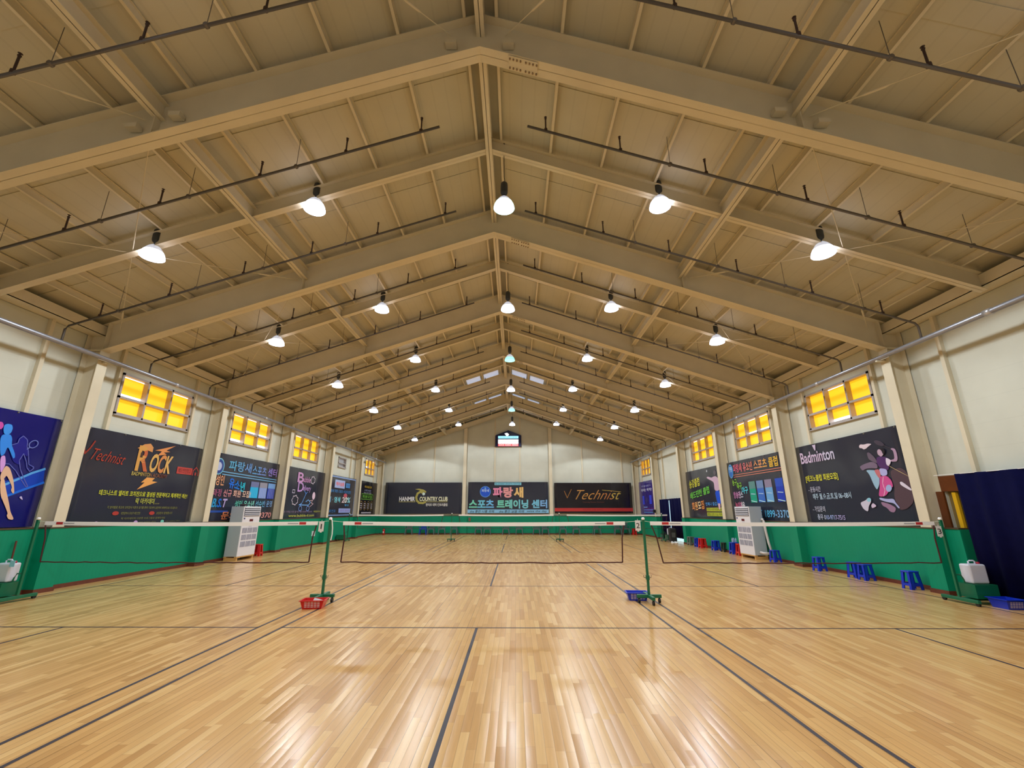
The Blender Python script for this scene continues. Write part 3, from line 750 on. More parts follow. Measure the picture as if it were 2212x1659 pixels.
    def done(s):
        groups={}
        for (nm,rgb),b in s.layers.items(): groups.setdefault(nm,[]).append((rgb,b))
        for nm,lst in groups.items():
            m=MB(); mats=[]
            for i,(rgb,b) in enumerate(lst): m.add(b.v,b.f,i); mats.append(ink(rgb))
            m.build(nm,mats,s.root)
CH=(46,49,64)
B=Banner('black banner with big gold ROCK and orange lightning bolts, near left wall','left',1.42,5.68,1.40,3.80,CH,'charcoal_vinyl')
B.text('Technist',.06,.30,.67,.79,(176,62,44),-.006,.6,-.10); B.line([(.0,.80),(.015,.72),(.04,.78),(.06,.86)],.04,(150,52,40))
B.text('R',.385,.49,.60,.90,[(214,160,84),(196,104,66)],.03,.0); B.shape([(.37,.86),(.42,.92),(.47,.94),(.50,.90),(.50,.84),(.44,.86)],(214,150,90)); B.rect(.405,.76,.425,.82,(70,50,44),lift=2)
B.text('OCK',.50,.70,.60,.83,[(218,174,100),(212,140,84),(220,176,104)],.03,.2)
B.shape([(.70,1.0-.03),(.52,.87),(.58,.87),(.55,.81),(.63,.84),(.60,.84+.02),(.66,.88),(.62,.89)],(222,146,88),None,'print')
B.text('BADMINTON ACADEMY',.37,.68,.545,.59,[(196,180,92),(190,160,80),(150,90,50),(120,62,44)],.005)
B.shape([(.50,.535),(.46,.47),(.49,.475),(.44,.385),(.60,.49),(.55,.495),(.57,.535)],(232,166,92))
B.rect(.76,.62,.92,.71,(190,70,66)); B.text('배드민턴창고',.775,.905,.635,.695,(60,34,40),.0); B.line([(.93,.62),(.93,.68),(.96,.73),(.99,.68),(.99,.62)],.035,(176,70,70)); B.rect(.952,.62,.968,.66,(176,70,70))
B.text('테크니스트 엘리트 코치진으로 결성된 전문적이고 체계적인 레슨!',.17,.92,.305,.365,(214,220,60),.012)
B.text('락 아카데미',.45,.61,.22,.29,(190,196,84),.01); B.text('.co.kr',.615,.66,.222,.24,(150,150,80),.0)
B.text('각 분야별로 최고의 코치진이 이론과 실기를 통해 기초부터 실전까지 체계적으로 지도합니다',.25,.84,.165,.195,(140,144,74),.0)
for u,tx in ((.32,'대전광역시 유성구 배드민턴'),(.61,'상담문의 환영합니다')):
    B.disc(u,.115,.024,(176,60,56),ry=.022); B.text(tx,u+.04,u+.19,.10,.13,(136,140,70),.0)
B.text('락 아카데미의 다양한 프로그램과 함께하세요',.37,.74,.045,.07,(130,134,70),.0)
for u,c in ((.20,(190,150,210)),(.49,(196,160,220)),(.72,(120,206,190))): B.disc(u,.012,.016,c,ry=.02); B.text('rock_academy_official',u+.03,u+.17,.004,.022,(110,114,60),.0)
B.done()

B=Banner('black banner with blue sports centre title and three photos, behind left air conditioner','left',FY(2)+.55,10.85,1.38,3.79,CH,'charcoal_vinyl')
B.disc(-.0+.03,.80,.07,(120,190,220),lift=0); B.disc(.03,.80,.06,(40,70,150),lift=1); B.disc(.03,.80,.035,(190,200,236),lift=2)
B.text('파랑새',.16,.50,.76,.92,[(90,170,214),(96,160,214),(104,150,216)],.02); B.text('스포츠',.52,.76,.755,.90,[(96,160,220),(110,140,214)],.02); B.text('센터',.79,.96,.755,.90,[(140,130,214),(150,120,206)],.02)
B.line([(.09,.73),(.97,.705)],.035,(110,176,226)); B.line([(.09,.69),(.97,.665)],.035,(110,176,226))
B.text('성인',-.0+.02,.13,.52,.68,(226,160,120),.02); B.text('유소년',.2,.44,.50,.66,[(20,110,230),(20,120,220),(40,190,220)],.03,0,-.25)
B.text('과정 신규 회원 모집!',-.0+.01,.55,.36,.47,[(170,90,130),(226,150,160),(236,186,170),(236,200,180)],.015)
B.text('B.S.T',.02,.22,.20,.33,[(40,150,210),(20,110,220),(190,170,226)],.03,.2); B.rect(.02,.125,.25,.155,(40,80,170))
B.text('성인 유소년 선수반 운영',.33,.95,.20,.31,[(110,214,190),(140,230,214),(110,190,230),(120,170,230)],.012,0,.03)
B.text('문의  1899-9370',.17,.96,.02,.14,[(234,140,96),(236,176,90),(226,160,130),(220,150,150)],.02,.1)
for u,c1,c2 in ((.53,(40,180,240),(110,120,170)),(.68,(130,160,230),(150,150,170)),(.83,(40,70,190),(120,170,236))):
    B.rect(u,.36,u+.135,.63,c1,'photo_print'); B.rect(u,.54,u+.135,.63,c2,'photo_print',1)
    for k in range(4): B.line([(u+.02+.03*k,.37),(u+.03+.025*k,.53)],.02,(90,220,250) if u<.6 else (200,210,240),'photo_print',2)
B.done()

B=Banner('black banner with pink Bubble Delivery lettering and blue line drawn scooter','left',FY(3)+.55,15.9,1.37,3.80,CH,'charcoal_vinyl')
B.text('B',.27,.42,.72,.92,(200,150,206),.02); B.text('ubble',.42,.60,.735,.85,(196,140,196),.01)
B.text('D',.30,.44,.53,.73,(190,150,216),.015); B.text('elivery',.43,.63,.53,.67,(186,146,214),.01)
def cloud(u,v,ru,rv,n=7): B.line([(u+ru*math.cos(t)*(1 if k%2 else .8),v+rv*math.sin(t)*(1 if k%2 else .8)) for k,t in enumerate([2*math.pi*i/(2*n) for i in range(2*n)])],.035,(216,206,226),'print',1,True)
cloud(.66,.80,.06,.085); cloud(.27,.36,.075,.10); B.line([(.19,.50),(.19,.56),(.24,.56),(.24,.50)],.03,(206,200,226),closed=True)
B.line([(.47,.56),(.52,.50),(.55,.54)],.035,(90,150,240)); B.line([(.52,.50),(.44,.30),(.38,.27)],.04,(110,170,250)); B.line([(.40,.27),(.62,.27),(.66,.33),(.60,.38),(.54,.34)],.04,(120,180,250))
for u in (.42,.61): B.line([(u+.035*math.cos(t),.20+.05*math.sin(t)) for t in [2*math.pi*k/14 for k in range(14)]],.03,(130,170,250),closed=True)
B.disc(.73,.47,.04,(226,200,226),ry=.08); B.line([(.64,.36),(.72,.38),(.68,.32),(.74,.30),(.66,.24)],.025,(226,190,206))
B.text('온 가족을 위한 즐거운 세차 손세탁 스팀세차',.06,.74,.115,.155,(150,130,160),.0); B.text('버블딜리버리',.78,.98,.12,.16,(190,196,90),.0)
B.text('www.bubble-d.com',.17,.80,.035,.085,(196,200,84),.01)
B.done()

B=Banner('dark banner with pale blue border and large 20% lettering','left',FY(4)+.55,20.95,1.41,3.80,(50,50,62),'slate_vinyl')
for a,b,c,d in ((.0,.955,.99,.985),(.0,.02,.99,.045),(.968,.02,.985,.985)): B.rect(a,b,c,d,(140,170,230))
B.rect(.2,.70,.56,.90,(170,190,240)); B.text('헤어살롱',.24,.53,.75,.85,(226,110,120),.03); B.rect(.60,.73,.76,.85,(70,140,214)); B.text('미용',.63,.74,.755,.83,(30,60,110),.0)
B.text('파랑새 회원 스포츠 수강생 할인',.03,.82,.58,.66,(70,140,210),.015)
B.text('펌 · 염색',.02,.44,.34,.48,[(110,180,230),(130,220,240)],.02); B.text('20%',.5,.83,.34,.49,[(236,214,226),(236,240,240),(150,220,236)],.02,.15)
B.text('할인',.62,.78,.26,.31,(80,160,220),.02); B.text('대표번호',.02,.32,.10,.17,(60,120,190),.01); B.rect(.42,.09,.86,.20,(150,170,236)); B.text('문의 환영',.48,.80,.12,.17,(150,110,190),.01)
B.disc(.62,.53,.07,(200,90,110),ry=.05)
B.done()
B=Banner('black banner with green box and four gold ovals, last on the left wall','left',FY(5)+1.2,25.75,1.47,3.80,(26,24,34),'black_vinyl')
B.text('파크골프장',.18,.62,.80,.87,(190,160,50),.02); B.text('스크린 연습장',.18,.6,.70,.76,(150,156,190),.01); B.text('레슨 문의 환영',.16,.62,.63,.68,(160,160,190),.01)
B.line([(.05,.46),(.72,.46),(.76,.50),(.76,.58),(.72,.62),(.05,.62)],.035,(120,190,70),closed=True); B.text('회원모집',.1,.68,.49,.59,(110,180,60),.02)
for k in range(4):
    u=.06+.21*k; B.line([(u+.075*math.cos(t),.27+.13*math.sin(t)) for t in [2*math.pi*q/20 for q in range(20)]],.03,(170,140,70),closed=True)
    for v in (.31,.25,.19): B.rect(u-.045,v,u+.045,v+.03,(170,166,180))
B.rect(.1,.04,.7,.08,(170,170,190))
B.done()

# blue silhouette banner, nearest on the left
B=Banner('deep blue banner with glowing badminton player silhouettes, left edge of view','left',-3.1,.74,1.40,3.83,(14,18,112),'blue_vinyl')
def U(y): return (y+3.1)/3.84
def V(z): return (z-1.40)/2.43
B.shape([(0.765, 0.376), (0.871, 0.448), (0.975, 0.522), (0.98, 0.468), (0.988, 0.39), (0.895, 0.319), (0.809, 0.26), (0.791, 0.233)],(8, 64, 190),None,'light_streak',0)
B.line([(0.771, 0.343), (0.855, 0.422), (0.909, 0.474), (0.973, 0.52)],0.05,(90, 170, 245),'light_streak',1,False)
B.line([(0.809, 0.26), (0.893, 0.326), (0.987, 0.395)],0.05,(24, 110, 236),'light_streak',1,False)
B.shape([(0.789, 0.72), (0.789, 0.762), (0.805, 0.791), (0.83, 0.765), (0.836, 0.745), (0.84, 0.703), (0.851, 0.677), (0.861, 0.608), (0.834, 0.638), (0.822, 0.573), (0.831, 0.533), (0.795, 0.554), (0.765, 0.631), (0.765, 0.697)],(18, 20, 140),None,'player_silhouette',1)
B.line([(0.762, 0.7), (0.788, 0.723), (0.789, 0.762), (0.805, 0.791), (0.83, 0.765), (0.836, 0.745), (0.84, 0.703), (0.851, 0.677), (0.863, 0.622), (0.878, 0.547), (0.907, 0.53), (0.91, 0.516), (0.894, 0.486), (0.873, 0.518), (0.862, 0.566), (0.834, 0.638), (0.822, 0.573), (0.841, 0.5), (0.871, 0.427), (0.907, 0.354), (0.897, 0.35), (0.856, 0.419), (0.82, 0.483), (0.778, 0.535), (0.759, 0.535)],0.018,(92, 100, 190),'player_silhouette',2,False)
B.line([(0.89, 0.758), (0.893, 0.748), (0.894, 0.736), (0.892, 0.724), (0.887, 0.713), (0.88, 0.704), (0.872, 0.698), (0.865, 0.697), (0.858, 0.699), (0.852, 0.706), (0.849, 0.716), (0.848, 0.727), (0.85, 0.739), (0.855, 0.75), (0.861, 0.759), (0.869, 0.765), (0.877, 0.767), (0.884, 0.764)],0.02,(110, 125, 205),'player_silhouette',2,True)
B.line([(0.855, 0.698), (0.844, 0.679)],0.02,(110, 125, 205),'player_silhouette',2,False)
B.shape([(0.689, 0.771), (0.736, 0.79), (0.752, 0.759), (0.759, 0.699), (0.789, 0.629), (0.795, 0.596), (0.789, 0.584), (0.78, 0.6), (0.747, 0.676), (0.741, 0.667), (0.739, 0.613), (0.722, 0.589)],(50, 140, 246),None,'player_silhouette',3)
B.shape([(0.696, 0.82), (0.694, 0.861), (0.709, 0.874), (0.731, 0.872), (0.74, 0.84), (0.738, 0.801), (0.726, 0.781), (0.706, 0.782)],(60, 150, 250),None,'player_silhouette',3)
B.shape([(0.722, 0.589), (0.742, 0.607), (0.754, 0.561), (0.759, 0.522), (0.749, 0.44)],(214, 160, 236),None,'player_silhouette',4)
B.shape([(0.749, 0.44), (0.761, 0.522), (0.784, 0.505), (0.802, 0.46), (0.824, 0.395), (0.846, 0.295), (0.84, 0.285), (0.824, 0.314), (0.826, 0.341), (0.804, 0.393), (0.78, 0.44), (0.774, 0.41), (0.759, 0.388)],(226, 186, 160),None,'player_silhouette',4)
B.shape([(0.756, 0.401), (0.773, 0.416), (0.797, 0.326), (0.834, 0.208), (0.856, 0.129), (0.882, 0.075), (0.878, 0.063), (0.855, 0.07), (0.841, 0.102), (0.845, 0.116), (0.827, 0.162), (0.799, 0.227), (0.78, 0.272)],(232, 190, 160),None,'player_silhouette',4)
B.shape([(0.664, 0.879), (0.681, 0.881), (0.693, 0.854), (0.688, 0.821), (0.676, 0.815)],(206, 80, 180),None,'player_silhouette',3)
B.shape([(0.877, 0.256), (0.889, 0.27), (0.904, 0.23)],(200, 190, 240),None,'player_silhouette',2)
B.done()

# right wall, nearest
B=Banner('black banner with white Badminton title and leaping player, near right wall','right',5.69,1.52,1.40,3.82,CH,'charcoal_vinyl')
B.text('Badminton',.05,.435,.76,.91,[(210,190,224),(206,186,220),(202,196,226)],.02,0,.0); B.shape([(.215,.985),(.255,.985),(.245,.91),(.235,.91)],(206,190,224)); 
B.text('[테크노클럽 회원모집]',.07,.43,.505,.60,(224,222,64),.014)
B.text('- 운동시간',.08,.22,.38,.45,(196,200,226),.006); B.text('매주 월,수,금,토,일 06~08시',.12,.52,.28,.36,(186,214,240),.008)
B.text('- 가입문의',.09,.23,.13,.20,(196,200,226),.006); B.text('총무 010-9717-7515',.13,.42,.03,.10,[(196,206,236),(170,190,250),(190,180,240)],.008)
pl='player_print'
B.shape([(0.884, 0.82), (0.879, 0.815), (0.87, 0.814), (0.859, 0.818), (0.847, 0.826), (0.835, 0.837), (0.824, 0.85), (0.817, 0.863), (0.814, 0.874), (0.816, 0.883), (0.822, 0.888), (0.831, 0.888), (0.842, 0.884), (0.855, 0.876), (0.867, 0.865), (0.876, 0.852), (0.883, 0.84), (0.886, 0.829)],(66, 58, 76),None,'player_print',0)
B.line([(0.882, 0.821), (0.936, 0.77)],0.02,(56, 50, 66),'player_print',0,False)
B.shape([(0.683, 0.857), (0.697, 0.877), (0.726, 0.866), (0.762, 0.87), (0.794, 0.856), (0.762, 0.838), (0.738, 0.817), (0.717, 0.812), (0.705, 0.831), (0.685, 0.836)],(222, 206, 220),None,'player_print',1)
B.shape([(0.886, 0.552), (0.962, 0.571), (0.994, 0.536), (1.012, 0.452), (1.008, 0.338), (1.001, 0.225), (0.942, 0.158), (0.891, 0.146), (0.876, 0.211), (0.872, 0.288), (0.891, 0.376), (0.885, 0.467)],(84, 64, 76),None,'player_print',0)
B.shape([(0.761, 0.238), (0.824, 0.212), (0.869, 0.17), (0.849, 0.123), (0.819, 0.129), (0.8, 0.171), (0.768, 0.195)],(150, 116, 150),None,'player_print',1)
B.shape([(0.735, 0.771), (0.756, 0.773), (0.793, 0.707), (0.806, 0.64), (0.775, 0.659), (0.738, 0.698)],(104, 90, 110),None,'player_print',0)
B.shape([(0.65, 0.628), (0.673, 0.644), (0.711, 0.657), (0.762, 0.668), (0.8, 0.635), (0.796, 0.585), (0.751, 0.599), (0.701, 0.6), (0.667, 0.579)],(120, 104, 130),None,'player_print',1)
B.shape([(0.694, 0.588), (0.793, 0.567), (0.796, 0.503), (0.782, 0.417), (0.753, 0.357), (0.735, 0.421), (0.72, 0.532)],(150, 186, 214),None,'player_print',1)
B.shape([(0.807, 0.704), (0.836, 0.711), (0.875, 0.697), (0.902, 0.673), (0.89, 0.626), (0.878, 0.554), (0.84, 0.572), (0.809, 0.602), (0.799, 0.655)],(80, 44, 104),None,'player_print',2)
B.shape([(0.878, 0.69), (0.913, 0.658), (0.903, 0.624), (0.885, 0.596), (0.871, 0.617), (0.872, 0.654)],(222, 212, 236),None,'player_print',3)
B.shape([(0.909, 0.659), (0.939, 0.66), (0.944, 0.713), (0.942, 0.751), (0.927, 0.767), (0.938, 0.779), (0.961, 0.764), (0.966, 0.715), (0.963, 0.661), (0.952, 0.633), (0.91, 0.64)],(176, 146, 178),None,'player_print',3)
B.shape([(0.823, 0.771), (0.835, 0.788), (0.854, 0.786), (0.867, 0.755), (0.866, 0.724), (0.844, 0.703), (0.829, 0.725), (0.822, 0.739)],(186, 160, 186),None,'player_print',3)
B.shape([(0.835, 0.788), (0.851, 0.8), (0.877, 0.79), (0.885, 0.757), (0.869, 0.717), (0.863, 0.731), (0.859, 0.763), (0.849, 0.785)],(30, 24, 34),None,'player_print',4)
B.shape([(0.811, 0.589), (0.867, 0.568), (0.861, 0.507), (0.819, 0.5), (0.803, 0.54)],(176, 176, 232),None,'player_print',3)
B.shape([(0.766, 0.577), (0.809, 0.577), (0.81, 0.501), (0.792, 0.479), (0.776, 0.524)],(196, 110, 120),None,'player_print',3)
B.shape([(0.801, 0.502), (0.856, 0.502), (0.882, 0.45), (0.884, 0.383), (0.86, 0.373), (0.822, 0.303), (0.783, 0.287), (0.757, 0.295), (0.781, 0.386), (0.793, 0.453)],(204, 80, 150),None,'player_print',4)
B.line([(0.827, 0.493), (0.811, 0.426), (0.817, 0.352), (0.798, 0.292)],0.02,(236, 190, 220),'player_print',5,False)
B.shape([(0.872, 0.369), (0.868, 0.357), (0.862, 0.346), (0.855, 0.338), (0.847, 0.334), (0.839, 0.335), (0.832, 0.34), (0.828, 0.348), (0.825, 0.36), (0.826, 0.373), (0.83, 0.386), (0.836, 0.396), (0.843, 0.404), (0.851, 0.408), (0.859, 0.407), (0.866, 0.402), (0.87, 0.393), (0.872, 0.382)],(160, 178, 226),None,'player_print',5)
B.shape([(0.759, 0.282), (0.815, 0.261), (0.868, 0.264), (0.877, 0.217), (0.899, 0.17), (0.885, 0.164), (0.865, 0.217), (0.81, 0.231), (0.76, 0.257)],(170, 176, 226),None,'player_print',5)
B.shape([(0.938, 0.426), (0.955, 0.43), (1.01, 0.349), (1.003, 0.333), (0.976, 0.358), (0.941, 0.396)],(216, 210, 230),None,'player_print',5)
B.shape([(0.588, 0.231), (0.643, 0.255), (0.663, 0.28), (0.69, 0.267), (0.684, 0.235), (0.657, 0.191), (0.642, 0.128), (0.607, 0.16)],(200, 198, 222),None,'player_print',3)
B.shape([(0.689, 0.259), (0.687, 0.252), (0.682, 0.245), (0.677, 0.24), (0.671, 0.238), (0.665, 0.238), (0.659, 0.241), (0.655, 0.246), (0.653, 0.253), (0.654, 0.26), (0.656, 0.267), (0.66, 0.274), (0.666, 0.279), (0.672, 0.281), (0.678, 0.281), (0.683, 0.278), (0.687, 0.273), (0.689, 0.266)],(140, 200, 224),None,'player_print',4)
B.shape([(0.678, 0.197), (0.698, 0.228), (0.725, 0.19), (0.682, 0.166)],(206, 190, 220),None,'player_print',3)
B.line([(0.886, 0.602), (1.008, 0.476)],0.012,(200, 176, 130),'player_print',5,False)
B.done()

B=Banner('black banner with youth sports club title and photos, behind right air conditioner','right',10.83,6.6,1.38,3.82,CH,'charcoal_vinyl')
B.disc(.08,.84,.052,(110,180,230),lift=0,ry=.125); B.disc(.08,.84,.044,(60,120,210),lift=1,ry=.11); B.text('99',.05,.11,.82,.92,(190,230,250),.01)
B.text('파랑새 유소년',.14,.52,.80,.95,[(220,96,130),(226,110,120),(230,130,110)],.018); B.text('스포츠 클럽',.55,1.0-.05,.80,.95,[(230,156,100),(232,170,80),(236,190,60)],.018)
B.line([(.13,.765),(.98,.765)],.025,(220,130,110)); B.line([(.13,.73),(.98,.73)],.025,(220,130,110))
B.text('농구',.08,.18,.58,.70,(140,196,70),.02); B.text('축구',.17,.27,.51,.63,(130,200,60),.02); B.text('야구',.26,.38,.43,.55,(90,214,236),.02)
B.text('방송댄스',.08,.27,.36,.48,[(206,130,190),(210,150,200),(206,214,240)],.02); B.text('놀이체육',.09,.28,.18,.30,[(196,90,130),(206,120,170),(226,226,240)],.02)
for u,a,b in ((.41,(20,160,130),(90,140,140)),(.55,(60,110,200),(110,140,190)),(.69,(110,170,226),(140,130,160)),(.86,(30,60,190),(40,80,200))):
    w=.115; B.rect(u,.28,u+w,.74-.12,a,'photo_print'); B.rect(u,.50,u+w,.62,b,'photo_print',1)
    B.line([(u+.01,.31),(u+w-.01,.285)],.03,(200,240,240),'photo_print',2); B.line([(u+.02,.42),(u+w-.02,.41)],.03,(180,210,240),'photo_print',2)
B.text('상담전화번호 1899-3370',.10,.99,.04,.18,[(60,170,236),(70,190,240),(90,190,240),(120,180,236)],.015)
B.done()

B=Banner('black banner with slanted yellow, green and orange Korean lettering, right wall','right',15.88,11.7,1.40,3.83,CH,'charcoal_vinyl')
B.text('송강클럽',.10,.44,.62,.80,(206,204,60),.02,0,.12); B.text('배드민턴 클럽',.10,.70,.38,.53,(110,206,80),.02,0,.18); B.text('회원모집',.12,.50,.14,.32,[(232,150,90),(236,176,110),(240,214,170),(232,150,80)],.02,0,.10)
B.text('언제나 즐겁게!',.55,.93,.24,.31,(80,160,236),.01); B.rect(.56,.13,1.0,.20,(180,190,60)); B.rect(.56,.04,1.0,.11,(180,190,60)); B.text('문의 사무국장에게',.58,.96,.14,.19,(50,60,20),.0); B.text('매일 운영 수금 저녁',.58,.96,.05,.10,(50,60,20),.0)
pl='player_print'
B.disc(.90,.87,.035,(90,84,96),pl,1,ry=.05); B.shape([(.66,.80),(.70,.82),(.80,.78),(.86,.80),(.92,.80),(.98,.74),(.98,.52),(.84,.52),(.85,.68),(.80,.72),(.70,.77)],(206,176,206),None,pl,1)
B.shape([(.84,.52),(.98,.52),(.97,.26),(.88,.26)],(20,80,220),None,pl,1); B.shape([(.88,.28),(.95,.28),(.93,.16),(.90,.16)],(220,180,200),None,pl,1); B.disc(.69,.93,.014,(200,206,220),pl,1)
B.done()
B=Banner('purple banner with pale lettering, last on the right wall','right',25.75,FY(5)+.9,1.49,3.86,(58,44,130),'purple_vinyl')
B.text('락커룸 이용안내',.22,.8,.82,.88,(170,176,226),.01); B.text('싹싹! 싹싹!',.15,.85,.68,.78,(206,206,236),.02); B.rect(.22,.30,.34,.56,(60,76,236)); B.rect(.66,.30,.80,.56,(60,76,236)); B.text('사용금지',.42,.56,.36,.50,(90,84,130),.01); B.rect(.25,.12,.9,.15,(90,130,220)); B.rect(.25,.05,.9,.08,(90,150,220)); B.rect(.25,.2,.5,.23,(120,160,230))
B.done()

# back wall banners
B=Banner('black banner with gold dragon mark and HANMIR COUNTRY CLUB lettering, far wall left','back',-9.66,-3.62,1.52,3.90,CH,'charcoal_vinyl')
B.text('HANMIR',.19,.395,.40,.54,(232,232,240),.03); B.text('COUNTRY CLUB',.455,.82,.40,.54,(228,230,200),.03)
B.line([(.19,.375),(.40,.375)],.03,(190,180,110)); B.line([(.54,.375),(.82,.375)],.03,(190,180,110)); B.text('한미르 대덕 컨트리클럽',.54,.82,.24,.33,(226,226,226),.02)
gd=(168,160,86)
B.line([(.50,.66),(.46,.70),(.425,.64),(.41,.52),(.42,.42),(.45,.35),(.50,.34),(.53,.37)],.16,gd); B.shape([(.39,.78),(.44,.80),(.50,.77),(.54,.71),(.50,.70),(.44,.75)],gd); B.disc(.505,.63,.018,(206,226,226)); B.shape([(.49,.72),(.54,.70),(.53,.66)],gd)
B.done()
B=Banner('black banner with pink to orange Korean title and pale blue strips, far wall centre','back',-3.12,3.18,1.53,3.93,CH,'charcoal_vinyl')
B.rect(.33,.90,.665,.985,(130,200,224)); B.text('BLUE BIRD SPORTS CENTER',.34,.655,.915,.965,(50,90,120),.005)
B.disc(.215,.69,.068,(90,150,226),lift=0); B.disc(.215,.69,.061,(30,84,206),lift=1); B.text('파랑새',.17,.26,.68,.77,(190,214,250),.02); B.rect(.185,.60,.245,.62,(140,180,240)); B.disc(.215,.80,.01,(120,190,240),lift=3)
B.text('파',.31,.43,.50,.84,(232,140,180),.045); B.text('랑',.44,.56,.50,.84,(226,156,160),.045); B.text('새',.57,.69,.50,.84,(228,190,124),.045)
B.text('스포츠',.015,.325,.18,.44,[(120,214,190),(110,196,226),(110,186,240)],.04); B.text('트레이닝',.36,.75,.16,.44,[(120,214,196),(120,206,206),(120,200,220)],.04); B.text('센터',.79,.985,.17,.44,[(120,196,230),(126,180,236)],.04)
B.rect(.0,.02,1.0,.13,(136,196,236)); B.text('the 좋은 나를 위해',.03,.33,.03,.11,(24,40,56),.012,.2); B.text('the 좋은 날을 위해',.39,.70,.03,.11,(24,40,56),.012,.2); B.text('seize the day',.73,.98,.03,.11,(24,50,66),.008,.2)
B.done()
B=Banner('black banner with gold script lettering and red bottom strip, far wall right','back',3.66,9.72,1.56,3.87,(34,32,40),'black_vinyl')
B.text('Technist',.27,.86,.45,.76,[(180,130,70),(196,140,70),(190,130,70),(190,120,70),(200,170,80)],-.006,.6); B.line([(.13,.72),(.165,.50),(.22,.78)],.05,(150,100,50)); B.line([(.62,.76),(.86,.70)],.03,(200,170,80))
B.text('Training Tennis Technist',.36,.64,.33,.38,(110,60,50),.0); B.rect(0,.06,1,.17,(188,52,54),lift=0); B.text('배드민턴 전문 브랜드',.36,.62,.085,.145,(130,30,34),.0)
B.done()

# lit sign on the gable
s=empty('lit_sign_board',(.03,YB-.1,6.74)); m=MB(); m.prism_y([(-1.06,0),(1.06,0),(1.06,.91),(0,1.33),(-1.06,.91)],-.06,.04); m.build('case',mat('dark_blue_case',(20,24,76),.3),s)
MB().box(-.82,-.075,.66,.82,-.062,.86).build('blue_display',mat('lit_sky_blue',(120,200,250),.4,emit=(150,220,255),es=1.3),s)
MB().box(-.82,-.075,.24,.82,-.062,.58).build('white_display',mat('lit_white',(250,250,255),.4,emit=(255,252,255),es=2.2),s)
MB().box(-.82,-.075,.04,.82,-.062,.24).build('red_display',mat('lit_red',(240,60,60),.4,emit=(255,90,96),es=1.1),s)
for u0,t in ((-.76,'00'),(-.24,'00'),(.34,'00')): glyph(t,u0,.07,.42,.13,mat('lit_red_digits',(255,170,170),.4,emit=(255,190,190),es=1.2),s,'digits',-.078)
g=MB(); pts=[(-.3,1.06),(-.1,1.12),(.06,1.0),(-.02,.88),(.1,.80),(-.08,.82),(-.2,.74),(-.16,.90)]; g.add([(x,-.068,z) for x,z in pts],[tuple(range(8))]); g.build('white_bird_mark',mat('lit_white',(0,0,0)),s)
glyph('BLUE BIRD SPORTS CENTER',-.7,.71,1.4,.09,mat('sign_blue_letters',(40,90,170),.4),s,'lettering',-.078)
tag(s,'small lit house shaped sign high on the far gable wall','sign')

# ================================================================== things along the walls
def air_con(loc,rz,label):
    """front faces local -y; w 1.13, d .48, h 1.72, on a low timber pallet"""
    a=empty('air_conditioner',loc,rz); W2,D,H=.56,.46,1.9
    b=MB(); b.box(-W2,0,.14,W2,D,H); bev(b.build('cabinet',mat('grey_side_panel',(176,184,196),.4),a),.012)
    f=MB(); f.box(-W2,-.02,.14,W2,0,H); fp=bev(f.build('front_panel',mat('white_front_panel',(228,228,238),.35),a),.006)
    g=MB(); g.box(-W2+.05,-.026,1.55,W2-.05,-.021,1.87); g.build('outlet_recess',mat('dark_outlet',(34,34,60),.5),fp)
    for k in range(5):
        z=1.585+k*.065; l=MB(); l.hexa([(-W2+.055,-.05,z-.012),(W2-.055,-.05,z-.012),(W2-.055,-.022,z),(-W2+.055,-.022,z)],[(-W2+.055,-.05,z+.006),(W2-.055,-.05,z+.006),(W2-.055,-.022,z+.022),(-W2+.055,-.022,z+.022)]); l.build('louvre',mat('white_front_panel',(0,0,0)),fp)
    v=MB()
    for r in range(3):
        for c in range(12):
            x=-W2+.1+c*.078+(c//4)*.022; z=.46+r*.24; v.box(x,-.026,z,x+.042,-.021,z+.19)
    v.build('intake_grille',mat('grille_dark',(120,124,150),.6),fp)
    MB().box(-.10,-.027,1.36,.12,-.021,1.44).build('display',mat('dark_red_display',(96,20,34),.3),fp)
    MB().box(-.1,-.026,1.16,.1,-.021,1.33).build('control_label',mat('pale_grey_label',(200,200,220),.5),fp)
    MB().box(-W2+.07,-.026,1.44,-W2+.15,-.021,1.49).build('badge',mat('navy_badge',(40,50,110),.4),fp)
    p=MB()
    for x in (-W2+.02,W2-.10): p.box(x,0,0,x+.08,D,.10)
    p.box(-W2,-.02,.10,W2,.07,.14); p.box(-W2,D-.1,.10,W2,D,.14); p.build('pallet',mat('pale_pine',(206,160,96),.6),a)
    return tag(a,label,'air conditioner','standing air conditioners')
a1=air_con((-9.50,7.95,0),math.pi/2,'tall white standing air conditioner against the left wall')
a2=air_con((9.55,8.60,0),-math.pi/2,'tall white standing air conditioner with flexible pipe against the right wall')
tag(MB().tube([(9.93,7.96,1.42),(9.9,7.84,1.44),(9.9,7.80,1.36),(9.92,7.78,1.0),(9.95,7.76,.6),(9.98,7.70,.34),(9.92,7.72,.24),(9.75,7.82,.24),(9.70,7.95,.26)],.045,10).build('flexible_pipe',mat('ivory_pipe_wrap',(214,208,208),.6),None,True),'pale wrapped pipe bending beside the right wall air conditioner','pipe')
o=MB().lathe([(0,0),(.05,0),(.055,.02),(.12,.05),(.13,.07),(.0,.09)],n=16).build('dark_cap_bundle',mat('dark_bundle',(60,48,50),.7),None,True); o.location=(-9.72,7.7,1.905); tag(o,'dark lump lying on top of the left air conditioner','bundle')

